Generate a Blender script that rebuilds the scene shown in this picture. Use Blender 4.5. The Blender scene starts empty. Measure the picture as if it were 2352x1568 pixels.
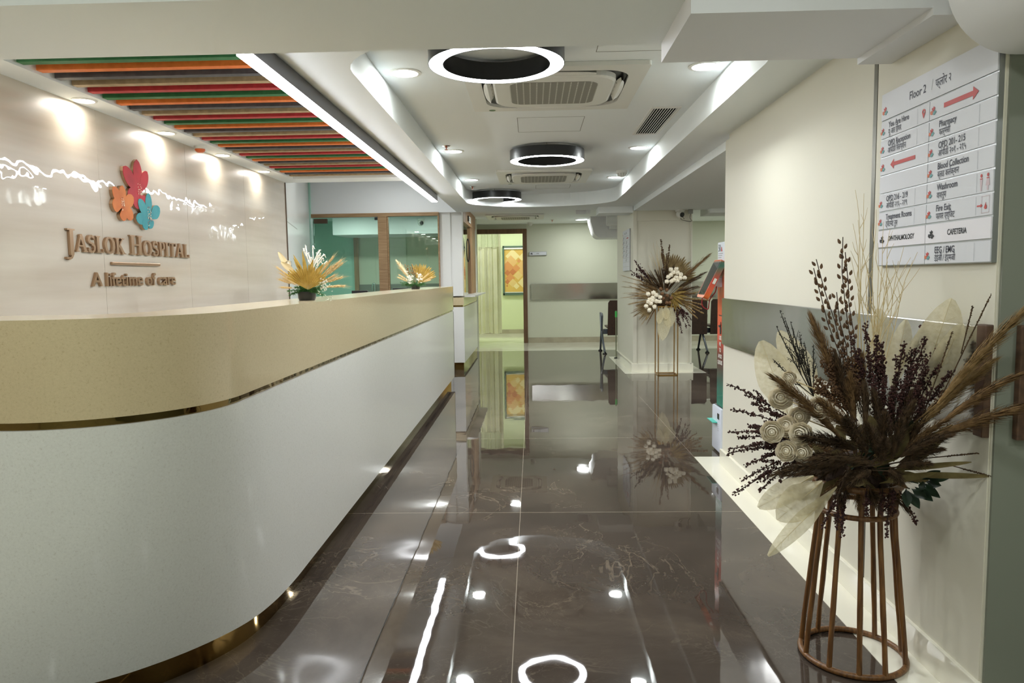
import bpy, bmesh, math, random
from mathutils import Vector, Matrix
random.seed(7)
PI = math.pi
C = bpy.context.scene.collection
sc = bpy.context.scene

# ------------------------------------------------------------------ camera
F_PX, CX, CY = 1665.0, 1176.0, 784.0
RIGHT = Vector((0.99949890, 0.02817469, -0.01442709))
DOWN = Vector((-0.01189829, -0.08794525, -0.99605425))
FWD = Vector((-0.02933231, 0.99572678, -0.08756595))
EYE = Vector((0, 0, 1.25))
cam = bpy.data.cameras.new('camera')
cam.sensor_width = 36.0
cam.lens = 36.0 * F_PX / 2352.0
cam.clip_start = 0.05
cam_ob = bpy.data.objects.new('camera', cam)
C.objects.link(cam_ob)
up = -DOWN
cam_ob.matrix_world = Matrix(((RIGHT.x, up.x, -FWD.x, EYE.x), (RIGHT.y, up.y, -FWD.y, EYE.y),
                              (RIGHT.z, up.z, -FWD.z, EYE.z), (0, 0, 0, 1)))
sc.camera = cam_ob

def at(u, v, y):
    """a point of the place at depth y (metres along the hall) read off the photograph"""
    d = RIGHT * (u - CX) + DOWN * (v - CY) + FWD * F_PX
    return EYE + d * (y / d.y)

# ------------------------------------------------------------------ world, exposure
w = bpy.data.worlds.new('world'); sc.world = w; w.use_nodes = True
w.node_tree.nodes['Background'].inputs[0].default_value = (0.75, 0.8, 0.78, 1)
w.node_tree.nodes['Background'].inputs[1].default_value = 0.02
sc.view_settings.view_transform = 'Standard'
sc.view_settings.look = 'None'
sc.view_settings.gamma = 1.0
sc.view_settings.exposure = 0.80
sc.cycles.use_denoising = True
sc.cycles.use_adaptive_sampling = True
sc.cycles.adaptive_threshold = 0.05
sc.cycles.adaptive_min_samples = 16
sc.cycles.max_bounces = 8
sc.cycles.diffuse_bounces = 5
sc.cycles.glossy_bounces = 4
sc.cycles.transparent_max_bounces = 8
sc.cycles.sample_clamp_indirect = 6.0
sc.cycles.caustics_reflective = False
sc.cycles.blur_glossy = 1.0
sc.cycles.caustics_refractive = False

# light levels, all in one place
P_TRAY = 4.0      # tray downlights
P_SPOT = 1.3       # wall-washing spots over the panelled wall
P_FRONT = 5.5     # downlights of the lobby behind the camera
P_BACK = 7.4      # waiting area and far corridor
E_RING = 36.0       # ring pendants
E_LED = 29.0        # linear light
E_DISC = 14.0      # downlight diffusers
P_DOORROOM = 10.0
P_GLASSROOM = 8.0

# ------------------------------------------------------------------ materials
def lin(c):
    return tuple(((x / 255.0) / 12.92 if x / 255.0 <= 0.04045 else ((x / 255.0 + 0.055) / 1.055) ** 2.4) for x in c) + (1.0,)

def mat(name, rgb, rough=0.5, metal=0.0, coat=0.0, spec=0.5, bump=None, var=None, emit=None, coat_rough=0.02):
    m = bpy.data.materials.new(name); m.use_nodes = True
    nt = m.node_tree; b = nt.nodes['Principled BSDF']
    b.inputs['Base Color'].default_value = lin(rgb)
    b.inputs['Roughness'].default_value = rough
    b.inputs['Metallic'].default_value = metal
    b.inputs['Specular IOR Level'].default_value = spec
    b.inputs['Coat Weight'].default_value = coat
    b.inputs['Coat Roughness'].default_value = coat_rough
    tc = nt.nodes.new('ShaderNodeTexCoord')
    if var:                       # (scale, second colour, detail)
        n = nt.nodes.new('ShaderNodeTexNoise'); n.inputs['Scale'].default_value = var[0]; n.inputs['Detail'].default_value = var[2] if len(var) > 2 else 3
        mx = nt.nodes.new('ShaderNodeMix'); mx.data_type = 'RGBA'
        rp = nt.nodes.new('ShaderNodeValToRGB'); rp.color_ramp.elements[0].position = 0.38; rp.color_ramp.elements[1].position = 0.62
        nt.links.new(tc.outputs['Object'], n.inputs['Vector']); nt.links.new(n.outputs['Fac'], rp.inputs['Fac'])
        nt.links.new(rp.outputs['Color'], mx.inputs['Factor'])
        mx.inputs['A'].default_value = lin(rgb); mx.inputs['B'].default_value = lin(var[1])
        nt.links.new(mx.outputs['Result'], b.inputs['Base Color'])
    if bump:                      # (scale, strength)
        n2 = nt.nodes.new('ShaderNodeTexNoise'); n2.inputs['Scale'].default_value = bump[0]; n2.inputs['Detail'].default_value = 2
        bp = nt.nodes.new('ShaderNodeBump'); bp.inputs['Strength'].default_value = bump[1]; bp.inputs['Distance'].default_value = bump[2] if len(bump) > 2 else 0.02
        nt.links.new(tc.outputs['Object'], n2.inputs['Vector']); nt.links.new(n2.outputs['Fac'], bp.inputs['Height'])
        nt.links.new(bp.outputs['Normal'], b.inputs['Normal'])
        if coat: nt.links.new(bp.outputs['Normal'], b.inputs['Coat Normal'])
    if emit:
        b.inputs['Emission Color'].default_value = lin(emit[0]); b.inputs['Emission Strength'].default_value = emit[1]
    return m

def quartz(name, base, speck, rough=0.25, coat=0.5):
    m = mat(name, base, rough, coat=coat, coat_rough=0.12)
    nt = m.node_tree; b = nt.nodes['Principled BSDF']; tc = nt.nodes['Texture Coordinate']
    n = nt.nodes.new('ShaderNodeTexNoise'); n.inputs['Scale'].default_value = 520; n.inputs['Detail'].default_value = 2
    n3 = nt.nodes.new('ShaderNodeTexNoise'); n3.inputs['Scale'].default_value = 150; n3.inputs['Detail'].default_value = 3
    r = nt.nodes.new('ShaderNodeValToRGB'); r.color_ramp.elements[0].position = 0.30; r.color_ramp.elements[1].position = 0.40
    r.color_ramp.elements[0].color = lin(speck); r.color_ramp.elements[1].color = lin(base)
    e = r.color_ramp.elements.new(0.72); e.color = lin(tuple(min(255, x + 8) for x in base))
    ad = nt.nodes.new('ShaderNodeMath'); ad.operation = 'MULTIPLY_ADD'; ad.inputs[1].default_value = 0.35
    sub = nt.nodes.new('ShaderNodeMath'); sub.operation = 'SUBTRACT'; sub.inputs[1].default_value = 0.17
    nt.links.new(tc.outputs['Object'], n.inputs['Vector']); nt.links.new(tc.outputs['Object'], n3.inputs['Vector'])
    nt.links.new(n.outputs['Fac'], ad.inputs[0]); nt.links.new(n3.outputs['Fac'], sub.inputs[0])
    ad.inputs[1].default_value = 0.8
    nt.links.new(sub.outputs[0], ad.inputs[2]); 
    mul = nt.nodes.new('ShaderNodeMath'); mul.operation = 'MULTIPLY'; mul.inputs[1].default_value = 0.7
    nt.links.new(ad.outputs[0], mul.inputs[0]); nt.links.new(mul.outputs[0], r.inputs['Fac'])
    nt.links.new(r.outputs['Color'], b.inputs['Base Color'])
    return m

def wood(name, a, c, axis='Z', rough=0.45, scale=6.0):
    m = mat(name, a, rough)
    nt = m.node_tree; b = nt.nodes['Principled BSDF']; tc = nt.nodes['Texture Coordinate']
    mp = nt.nodes.new('ShaderNodeMapping')
    s = {'X': (0.6, 9, 9), 'Y': (9, 0.6, 9), 'Z': (9, 9, 0.6)}[axis]
    mp.inputs['Scale'].default_value = s
    n = nt.nodes.new('ShaderNodeTexNoise'); n.inputs['Scale'].default_value = scale; n.inputs['Detail'].default_value = 6
    r = nt.nodes.new('ShaderNodeValToRGB'); r.color_ramp.elements[0].position = 0.35; r.color_ramp.elements[1].position = 0.65
    r.color_ramp.elements[0].color = lin(a); r.color_ramp.elements[1].color = lin(c)
    nt.links.new(tc.outputs['Object'], mp.inputs['Vector']); nt.links.new(mp.outputs[0], n.inputs['Vector'])
    nt.links.new(n.outputs['Fac'], r.inputs['Fac']); nt.links.new(r.outputs['Color'], b.inputs['Base Color'])
    return m

def emitter(name, rgb, strength):
    m = bpy.data.materials.new(name); m.use_nodes = True
    nt = m.node_tree; nt.nodes.remove(nt.nodes['Principled BSDF'])
    e = nt.nodes.new('ShaderNodeEmission'); e.inputs[0].default_value = lin(rgb); e.inputs[1].default_value = strength
    nt.links.new(e.outputs[0], nt.nodes['Material Output'].inputs[0])
    return m

def glass(name, tint, refl=1.0):
    m = bpy.data.materials.new(name); m.use_nodes = True
    nt = m.node_tree; nt.nodes.remove(nt.nodes['Principled BSDF'])
    t = nt.nodes.new('ShaderNodeBsdfTransparent'); t.inputs[0].default_value = lin(tint)
    g = nt.nodes.new('ShaderNodeBsdfGlossy'); g.inputs['Roughness'].default_value = 0.01; g.inputs[0].default_value = (0.95, 0.97, 0.96, 1)
    f = nt.nodes.new('ShaderNodeFresnel'); f.inputs['IOR'].default_value = 1.5
    mu = nt.nodes.new('ShaderNodeMath'); mu.operation = 'MULTIPLY'; mu.inputs[1].default_value = refl
    mx = nt.nodes.new('ShaderNodeMixShader')
    nt.links.new(f.outputs[0], mu.inputs[0]); nt.links.new(mu.outputs[0], mx.inputs[0])
    nt.links.new(t.outputs[0], mx.inputs[1]); nt.links.new(g.outputs[0], mx.inputs[2])
    nt.links.new(mx.outputs[0], nt.nodes['Material Output'].inputs[0])
    return m

def leafy(name, rgb, transp=0.0, transl=0.5, vein=None, vscale=40):
    """thin dried leaf: diffuse + translucent, a little see-through"""
    m = bpy.data.materials.new(name); m.use_nodes = True
    nt = m.node_tree; nt.nodes.remove(nt.nodes['Principled BSDF'])
    d = nt.nodes.new('ShaderNodeBsdfDiffuse'); t = nt.nodes.new('ShaderNodeBsdfTranslucent'); p = nt.nodes.new('ShaderNodeBsdfTransparent')
    d.inputs[0].default_value = lin(rgb); t.inputs[0].default_value = lin(rgb)
    tc = nt.nodes.new('ShaderNodeTexCoord'); n = nt.nodes.new('ShaderNodeTexNoise')
    n.inputs['Scale'].default_value = vscale; n.inputs['Detail'].default_value = 4
    r = nt.nodes.new('ShaderNodeValToRGB'); r.color_ramp.elements[0].position = 0.35; r.color_ramp.elements[1].position = 0.65
    r.color_ramp.elements[0].color = lin(vein or tuple(int(x * 0.86) for x in rgb)); r.color_ramp.elements[1].color = lin(rgb)
    nt.links.new(tc.outputs['Object'], n.inputs['Vector']); nt.links.new(n.outputs['Fac'], r.inputs['Fac'])
    nt.links.new(r.outputs[0], d.inputs[0]); nt.links.new(r.outputs[0], t.inputs[0])
    m1 = nt.nodes.new('ShaderNodeMixShader'); m1.inputs[0].default_value = transl
    m2 = nt.nodes.new('ShaderNodeMixShader'); m2.inputs[0].default_value = transp
    nt.links.new(d.outputs[0], m1.inputs[1]); nt.links.new(t.outputs[0], m1.inputs[2])
    nt.links.new(m1.outputs[0], m2.inputs[1]); nt.links.new(p.outputs[0], m2.inputs[2])
    nt.links.new(m2.outputs[0], nt.nodes['Material Output'].inputs[0])
    return m

def marble(name):
    m = mat(name, (74, 66, 58), 0.022, spec=0.5)
    nt = m.node_tree; b = nt.nodes['Principled BSDF']; tc = nt.nodes['Texture Coordinate']
    L = nt.links.new
    def N(t, **k):
        n = nt.nodes.new(t)
        for a, v in k.items(): n.inputs[a.replace('_', ' ')].default_value = v
        return n
    def M(op, a=None, c=None, v1=None):
        n = nt.nodes.new('ShaderNodeMath'); n.operation = op
        if a is not None: L(a, n.inputs[0])
        if c is not None: L(c, n.inputs[1])
        if v1 is not None: n.inputs[1].default_value = v1
        return n.outputs[0]
    big = N('ShaderNodeTexNoise', Scale=1.1, Detail=6.0, Roughness=0.62, Distortion=0.6)
    L(tc.outputs['Object'], big.inputs['Vector'])
    r = nt.nodes.new('ShaderNodeValToRGB')
    r.color_ramp.elements[0].position = 0.33; r.color_ramp.elements[0].color = lin((58, 50, 44))
    r.color_ramp.elements[1].position = 0.68; r.color_ramp.elements[1].color = lin((88, 78, 68))
    e = r.color_ramp.elements.new(0.5); e.color = lin((70, 61, 54))
    L(big.outputs['Fac'], r.inputs['Fac'])
    # fine pale veins: thin ridges of distorted noise
    fac = None
    for scale, dist, wd, amt in ((1.6, 1.6, 0.009, 0.42), (4.2, 1.2, 0.008, 0.26), (9.0, 0.8, 0.010, 0.16)):
        n = N('ShaderNodeTexNoise', Scale=scale, Detail=5.0, Roughness=0.6, Distortion=dist)
        L(tc.outputs['Object'], n.inputs['Vector'])
        a = M('SUBTRACT', n.outputs['Fac'], v1=0.5); a = M('ABSOLUTE', a); a = M('DIVIDE', a, v1=wd)
        a = M('SUBTRACT', a, v1=1.0); a = M('MULTIPLY', a, v1=-1.0); a = M('MAXIMUM', a, v1=0.0); a = M('MULTIPLY', a, v1=amt)
        fac = a if fac is None else M('MAXIMUM', fac, a)
    patch = N('ShaderNodeTexNoise', Scale=0.9, Detail=2.0); L(tc.outputs['Object'], patch.inputs['Vector'])
    pr = nt.nodes.new('ShaderNodeMapRange'); pr.inputs[1].default_value = 0.42; pr.inputs[2].default_value = 0.62
    L(patch.outputs['Fac'], pr.inputs[0]); fac = M('MULTIPLY', fac, pr.outputs[0])
    mx = nt.nodes.new('ShaderNodeMix'); mx.data_type = 'RGBA'; L(fac, mx.inputs['Factor']); L(r.outputs['Color'], mx.inputs['A'])
    mx.inputs['B'].default_value = lin((150, 136, 118))
    # tile joints
    sp = nt.nodes.new('ShaderNodeSeparateXYZ'); L(tc.outputs['Object'], sp.inputs[0])
    def near(v, w): a = M('ABSOLUTE', v); return M('LESS_THAN', a, v1=w)
    j1 = near(M('ADD', sp.outputs[0], v1=0.08), 0.0016); j2 = near(M('ADD', sp.outputs[0], v1=0.555), 0.0022); j3 = near(M('SUBTRACT', sp.outputs[0], v1=1.10), 0.0014)
    yy = M('ADD', sp.outputs[1], v1=-1.99 + 17.9); yy = M('DIVIDE', yy, v1=1.79); yy = M('FRACT', yy); yy = M('SUBTRACT', yy, v1=0.5); yy = M('ABSOLUTE', yy); yy = M('SUBTRACT', yy, v1=0.5)
    j4 = near(yy, 0.0013)
    jj = M('MAXIMUM', j1, j3); jj = M('MAXIMUM', jj, j4)
    mj = nt.nodes.new('ShaderNodeMix'); mj.data_type = 'RGBA'; L(jj, mj.inputs['Factor']); L(mx.outputs['Result'], mj.inputs['A']); mj.inputs['B'].default_value = lin((138, 128, 115))
    mk = nt.nodes.new('ShaderNodeMix'); mk.data_type = 'RGBA'; L(j2, mk.inputs['Factor']); L(mj.outputs['Result'], mk.inputs['A']); mk.inputs['B'].default_value = lin((30, 26, 23))
    L(mk.outputs['Result'], b.inputs['Base Color'])
    # slightly uneven polish
    bn = N('ShaderNodeTexNoise', Scale=7.0, Detail=1.0); L(tc.outputs['Object'], bn.inputs['Vector'])
    bp = N('ShaderNodeBump', Strength=0.03, Distance=0.01); L(bn.outputs['Fac'], bp.inputs['Height']); L(bp.outputs['Normal'], b.inputs['Normal'])
    b.inputs['IOR'].default_value = 1.47
    return m

M = {}
M['ceil'] = mat('ceiling_paint', (240, 245, 246), 0.75)
M['ceil2'] = mat('bulkhead_paint', (234, 235, 238), 0.7)
M['white'] = mat('white_laminate', (232, 232, 230), 0.35, coat=0.3)
M['cream_wall'] = mat('cream_paint', (218, 215, 200), 0.5, spec=0.2, bump=(2.2, 0.08, 0.02))
M['back_wall'] = mat('sage_cream_paint', (206, 208, 188), 0.6, bump=(60, 0.02))
M['dim_wall'] = mat('shaded_grey_green_paint', (126, 130, 118), 0.6)  # grey-green darkened to carry the weak light on the near return
M['marble'] = marble('brown_marble')
M['pale_tile'] = mat('pale_tile', (222, 220, 204), 0.05, var=(3, (212, 210, 192)))
M['skirt'] = mat('cream_tile', (230, 227, 212), 0.08, coat=0.3)
M['grey_skirt'] = mat('greige_tile', (176, 168, 146), 0.2, var=(6, (164, 156, 136)))
M['q_white'] = quartz('white_quartz', (222, 223, 219), (206, 204, 196), 0.38, 0.5)
M['q_cream'] = quartz('cream_quartz', (198, 181, 144), (178, 158, 120), 0.35, 0.9)
M['gold_dark'] = mat('gold_mirror_line', (122, 102, 62), 0.05, metal=1.0, bump=(9, 0.25, 0.02))
M['gold'] = mat('gold_mirror', (150, 120, 68), 0.06, metal=1.0)
M['steel'] = mat('brushed_steel', (200, 199, 194), 0.14, metal=1.0, bump=(2.5, 0.12, 0.02))
M['dark_bronze'] = mat('dark_bronze', (96, 80, 66), 0.35, metal=0.7)
M['bronze'] = mat('bronze_metal', (186, 156, 128), 0.3, metal=1.0)
M['chrome'] = mat('chrome', (205, 205, 205), 0.08, metal=1.0)
M['black'] = mat('black_metal', (30, 31, 33), 0.35)
M['gun'] = mat('charcoal_metal', (48, 48, 50), 0.4)
M['black_p'] = mat('black_plastic', (18, 19, 20), 0.3)
M['white_p'] = mat('white_plastic', (226, 226, 220), 0.4)
M['grey_p'] = mat('grey_plastic', (150, 150, 144), 0.4)
M['oak'] = wood('oak_veneer', (172, 136, 100), (146, 110, 78), 'Z')
M['oak_x'] = wood('oak_veneer_long', (172, 140, 104), (146, 114, 80), 'X')
M['door_wood'] = wood('brown_door_wood', (120, 88, 58), (92, 66, 42), 'Z')
M['brown_reflection'] = wood('rail_brown_reflection', (96, 70, 52), (72, 52, 40), 'Y')  # brown grain stands in for a reflection in the steel guard
M['rattan'] = wood('rattan', (130, 90, 48), (90, 58, 30), 'Z', 0.4, 14)
M['glass'] = glass('clear_glass', (232, 246, 238), 1.0)
M['glass_side'] = glass('window_glass', (225, 236, 226), 1.3)
M['green_wall'] = mat('mint_paint', (182, 222, 208), 0.6)
M['lime_wall'] = mat('lime_paint', (214, 222, 182), 0.6)
M['ringlight'] = emitter('ring_diffuser', (250, 252, 255), E_RING)
M['ledlight'] = emitter('linear_diffuser', (248, 250, 255), E_LED)
M['disc'] = emitter('downlight_diffuser', (248, 252, 255), E_DISC)
M['disc_warm'] = emitter('spot_diffuser', (255, 246, 232), E_DISC)
# ------------------------------------------------------------------ building helpers
ORG = {}
class MB:
    def __init__(self): self.v = []; self.f = []; self.mi = []; self.cur = 0
    def add(self, vs, fs):
        n = len(self.v); self.v += [Vector(p) for p in vs]
        for f in fs: self.f.append([i + n for i in f]); self.mi.append(self.cur)
        return self
    def box(self, x0, x1, y0, y1, z0, z1):
        vs = [(x, y, z) for x in (x0, x1) for y in (y0, y1) for z in (z0, z1)]
        return self.add(vs, [(0, 1, 3, 2), (4, 6, 7, 5), (0, 4, 5, 1), (2, 3, 7, 6), (0, 2, 6, 4), (1, 5, 7, 3)])
    def bev(self, x0, x1, y0, y1, z0, z1, r=0.004):
        bm = bmesh.new(); bmesh.ops.create_cube(bm, size=1)
        for v in bm.verts: v.co = Vector((x0 + (v.co.x + .5) * (x1 - x0), y0 + (v.co.y + .5) * (y1 - y0), z0 + (v.co.z + .5) * (z1 - z0)))
        bmesh.ops.bevel(bm, geom=list(bm.edges), offset=r, segments=2, affect='EDGES', profile=0.6)
        return self.bm(bm)
    def bm(self, bm, M=None):
        bm.verts.ensure_lookup_table()
        self.add([(M @ v.co) if M else v.co.copy() for v in bm.verts], [[v.index for v in f.verts] for f in bm.faces]); bm.free(); return self
    def tube(self, pts, r, n=8, caps=True):
        pts = [Vector(p) for p in pts]; k = len(pts)
        rs = r if isinstance(r, (list, tuple)) else [r] * k
        rings = []; prev = None
        for i, p in enumerate(pts):
            t = (pts[min(i + 1, k - 1)] - pts[max(i - 1, 0)])
            t = t.normalized() if t.length > 1e-9 else Vector((0, 0, 1))
            if prev is None:
                a = Vector((0, 0, 1)) if abs(t.z) < 0.9 else Vector((1, 0, 0)); u = t.cross(a).normalized()
            else: u = (prev - t * prev.dot(t)); u = u.normalized() if u.length > 1e-6 else t.orthogonal().normalized()
            prev = u; w_ = t.cross(u)
            rings.append([p + (u * math.cos(2 * PI * j / n) + w_ * math.sin(2 * PI * j / n)) * rs[i] for j in range(n)])
        vs = [q for R_ in rings for q in R_]
        fs = [(i * n + j, i * n + (j + 1) % n, (i + 1) * n + (j + 1) % n, (i + 1) * n + j) for i in range(k - 1) for j in range(n)]
        if caps: fs += [list(range(n))[::-1], [(k - 1) * n + j for j in range(n)]]
        return self.add(vs, fs)
    def ring(self, c, R_, r, n=40, m=8, axis='Z', squash=1.0):
        c = Vector(c); vs = []; fs = []
        for i in range(n):
            a = 2 * PI * i / n
            for j in range(m):
                b = 2 * PI * j / m
                q = (R_ + r * math.cos(b))
                p = Vector((q * math.cos(a), q * math.sin(a), r * math.sin(b) * squash))
                vs.append(c + p)
        for i in range(n):
            for j in range(m):
                fs.append((i * m + j, ((i + 1) % n) * m + j, ((i + 1) % n) * m + (j + 1) % m, i * m + (j + 1) % m))
        return self.add(vs, fs)
    def lathe(self, prof, c=(0, 0, 0), n=32, axis=None, cap=True):
        """prof = [(r, h)...] round the axis (default z) through c"""
        c = Vector(c); ax = Vector(axis).normalized() if axis else Vector((0, 0, 1))
        u = ax.orthogonal().normalized() if axis else Vector((1, 0, 0)); w_ = ax.cross(u)
        vs = []; k = len(prof)
        for r, h in prof:
            for j in range(n):
                a = 2 * PI * j / n
                vs.append(c + ax * h + (u * math.cos(a) + w_ * math.sin(a)) * r)
        fs = [(i * n + j, i * n + (j + 1) % n, (i + 1) * n + (j + 1) % n, (i + 1) * n + j) for i in range(k - 1) for j in range(n)]
        if cap:
            fs.append(list(range(n))[::-1]); fs.append([(k - 1) * n + j for j in range(n)])
        return self.add(vs, fs)
    def ball(self, c, r, sub=1, sx=1, sy=1, sz=1):
        bm = bmesh.new(); bmesh.ops.create_icosphere(bm, subdivisions=sub, radius=r)
        return self.bm(bm, Matrix.Translation(c) @ Matrix.Diagonal((sx, sy, sz, 1)))
    def blob(self, c, r):
        c = Vector(c); q = [Vector(p) * r * random.uniform(.75, 1.2) for p in ((1, 0, 0), (-1, 0, 0), (0, 1, 0), (0, -1, 0), (0, 0, 1), (0, 0, -1))]
        return self.add([c + p for p in q], [(0, 2, 4), (2, 1, 4), (1, 3, 4), (3, 0, 4), (2, 0, 5), (1, 2, 5), (3, 1, 5), (0, 3, 5)])
    def prism(self, poly, Mx, d0, d1):
        """poly [(x, y)] extruded along local z from d0 to d1, placed by matrix Mx"""
        n = len(poly)
        vs = [Mx @ Vector((x, y, d)) for d in (d0, d1) for x, y in poly]
        fs = [[i for i in range(n)][::-1], [n + i for i in range(n)]] + [(i, (i + 1) % n, n + (i + 1) % n, n + i) for i in range(n)]
        return self.add(vs, fs)
    def build(self, name, m, parent=None, smooth=False, kind=None, sharp=40):
        org = ORG[parent.name] if parent else Vector((0, 0, 0))
        me = bpy.data.meshes.new(name)
        me.from_pydata([v - org for v in self.v], [], self.f)
        ms = m if isinstance(m, list) else [m]
        for x in ms: me.materials.append(x)
        if len(ms) > 1:
            for p, i in zip(me.polygons, self.mi): p.material_index = i
        bm = bmesh.new(); bm.from_mesh(me); bmesh.ops.recalc_face_normals(bm, faces=bm.faces); bm.to_mesh(me); bm.free()
        if smooth:
            for p in me.polygons: p.use_smooth = True
            try: me.set_sharp_from_angle(angle=math.radians(sharp))
            except Exception: pass
        o = bpy.data.objects.new(name, me); C.objects.link(o)
        if parent: o.parent = parent
        ORG[o.name] = org
        if kind: o['kind'] = kind
        return o

def tag(o, label, cat, group=None):
    o['label'] = label; o['category'] = cat
    if group: o['group'] = group
    return o
def thing(name, label, cat, loc, group=None):
    o = bpy.data.objects.new(name, None); C.objects.link(o); o.location = loc; o.empty_display_size = 0.1
    ORG[o.name] = Vector(loc)
    return tag(o, label, cat, group)
def copy_tree(o, loc, label=None):
    r = o.copy(); C.objects.link(r); r.location = loc
    if label: r['label'] = label
    def rec(a, b):
        for ch in list(a.children):
            d = ch.copy(); C.objects.link(d); d.parent = b; rec(ch, d)
    rec(o, r)
    return r
def struct(mb, name, m, smooth=False): return mb.build(name, m, None, smooth, 'structure')

def frame(o, facing):
    """local x = reading direction, y = up, z = out of the wall"""
    o = Vector(o)
    X, Z = {'-x': (Vector((0, -1, 0)), Vector((-1, 0, 0))), '+x': (Vector((0, 1, 0)), Vector((1, 0, 0))), '-y': (Vector((1, 0, 0)), Vector((0, -1, 0)))}[facing]
    Y = Vector((0, 0, 1))
    return Matrix(((X.x, Y.x, Z.x, o.x), (X.y, Y.y, Z.y, o.y), (X.z, Y.z, Z.z, o.z), (0, 0, 0, 1)))

_tc = {}
def text_mesh(s, bold=0.0, extrude=0.0):
    k = (s, bold, extrude)
    if k not in _tc:
        cu = bpy.data.curves.new('text', 'FONT'); cu.body = s; cu.size = 1.0; cu.offset = bold; cu.extrude = extrude; cu.resolution_u = 3
        o = bpy.data.objects.new('text', cu); C.objects.link(o)
        me = bpy.data.meshes.new_from_object(o.evaluated_get(bpy.context.evaluated_depsgraph_get()))
        _tc[k] = ([v.co.copy() for v in me.vertices], [list(p.vertices) for p in me.polygons])
        bpy.data.objects.remove(o); bpy.data.curves.remove(cu); bpy.data.meshes.remove(me)
    return _tc[k]
def put_text(mb, s, Mx, x, y, h, sx=1.0, z=0.0006, bold=0.0, align='L', width=None, extrude=0.0):
    """letters of height h (font size h/0.7) with their baseline at local (x, y)"""
    vs, fs = text_mesh(s, bold, extrude)
    if not vs: return
    x0 = min(v.x for v in vs); x1 = max(v.x for v in vs)
    k = h / 0.70; kx = k * sx
    if width: kx = width / (x1 - x0)
    ox = x - x0 * kx if align == 'L' else (x - (x0 + x1) / 2 * kx if align == 'C' else x - x1 * kx)
    mb.add([Mx @ Vector((v.x * kx + ox, v.y * k + y, v.z * k + z)) for v in vs], fs)

def slab(outer, holes, z0, z1):
    """a flat sheet with holes, between z0 and z1"""
    cu = bpy.data.curves.new('slab', 'CURVE'); cu.dimensions = '2D'; cu.fill_mode = 'BOTH'; cu.extrude = (z1 - z0) / 2
    for loop in [outer] + holes:
        s = cu.splines.new('POLY'); s.points.add(len(loop) - 1); s.use_cyclic_u = True
        for p, q in zip(s.points, loop): p.co = (q[0], q[1], 0, 1)
    o = bpy.data.objects.new('slab', cu); C.objects.link(o)
    me = bpy.data.meshes.new_from_object(o.evaluated_get(bpy.context.evaluated_depsgraph_get()))
    mb = MB(); mb.add([v.co + Vector((0, 0, (z0 + z1) / 2)) for v in me.vertices], [list(p.vertices) for p in me.polygons])
    bpy.data.objects.remove(o); bpy.data.curves.remove(cu); bpy.data.meshes.remove(me)
    return mb

def arealight(name, loc, size, power, color=(1, 1, 1), parent=None, rot=None, spread=None):
    l = bpy.data.lights.new(name, 'AREA'); l.shape = 'DISK'; l.size = size; l.energy = power; l.color = color
    if spread: l.spread = spread
    o = bpy.data.objects.new(name, l); C.objects.link(o)
    o.location = Vector(loc) - (ORG[parent.name] if parent else Vector((0, 0, 0)))
    if rot: o.rotation_euler = rot
    if parent: o.parent = parent
    return o
# ------------------------------------------------------------------ the setting
XL, XR = -2.24, 1.244           # panelled wall, cream wall
ZC, ZT = 2.14, 2.30             # low ceiling, tray ceiling
m = MB(); m.box(-3.9, 4.7, 1.3, 12.36, -0.08, 0.0); struct(m, 'floor', M['marble'])
m = MB(); m.box(-3.6, 4.7, -3.1, 1.3, -0.08, 0.0); struct(m, 'floor_lobby_bounce', M['pale_tile'])  # unseen floor, made pale to bounce light up to beam and ceiling
m = MB(); m.box(-3.6, 4.7, 12.46, 16.5, -0.08, 0.0); struct(m, 'floor_pale_tiles', M['pale_tile'])
m = MB(); m.box(-0.94, 4.7, 12.36, 12.46, -0.08, 0.001); struct(m, 'trim_1', M['skirt'])
m = MB(); m.box(1.10, XR, 1.3, 4.95, -0.02, 0.0012); m.box(XR, 2.6, 1.86, 1.98, -0.02, 0.0012); m.box(XR, 1.5, 4.76, 4.95, -0.02, 0.0012)
struct(m, 'trim_2', M['skirt'])
m = MB()
m.box(1.175, 2.215, 9.29, 9.46, -0.02, 0.0012); m.box(1.175, 1.33, 9.46, 11.3, -0.02, 0.0012); m.box(2.03, 2.215, 9.46, 11.3, -0.02, 0.0012)
struct(m, 'trim_3', M['skirt'])

# left panelled wall (gloss laminate in tall sheets, slightly uneven)
lam = mat('beige_gloss_laminate', (192, 182, 166), 0.35, coat=1.0, bump=(1.5, 0.18, 0.03), coat_rough=0.005)
nt = lam.node_tree; b = nt.nodes['Principled BSDF']; tc = nt.nodes['Texture Coordinate']
mp = nt.nodes.new('ShaderNodeMapping'); mp.inputs['Scale'].default_value = (1, 0.35, 5.0)
n = nt.nodes.new('ShaderNodeTexNoise'); n.inputs['Scale'].default_value = 2.2; n.inputs['Detail'].default_value = 6
r = nt.nodes.new('ShaderNodeValToRGB'); r.color_ramp.elements[0].position = 0.3; r.color_ramp.elements[1].position = 0.7
r.color_ramp.elements[0].color = lin((180, 168, 150)); r.color_ramp.elements[1].color = lin((198, 190, 175))
nt.links.new(tc.outputs['Object'], mp.inputs[0]); nt.links.new(mp.outputs[0], n.inputs['Vector']); nt.links.new(n.outputs['Fac'], r.inputs['Fac']); nt.links.new(r.outputs[0], b.inputs['Base Color'])
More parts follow.
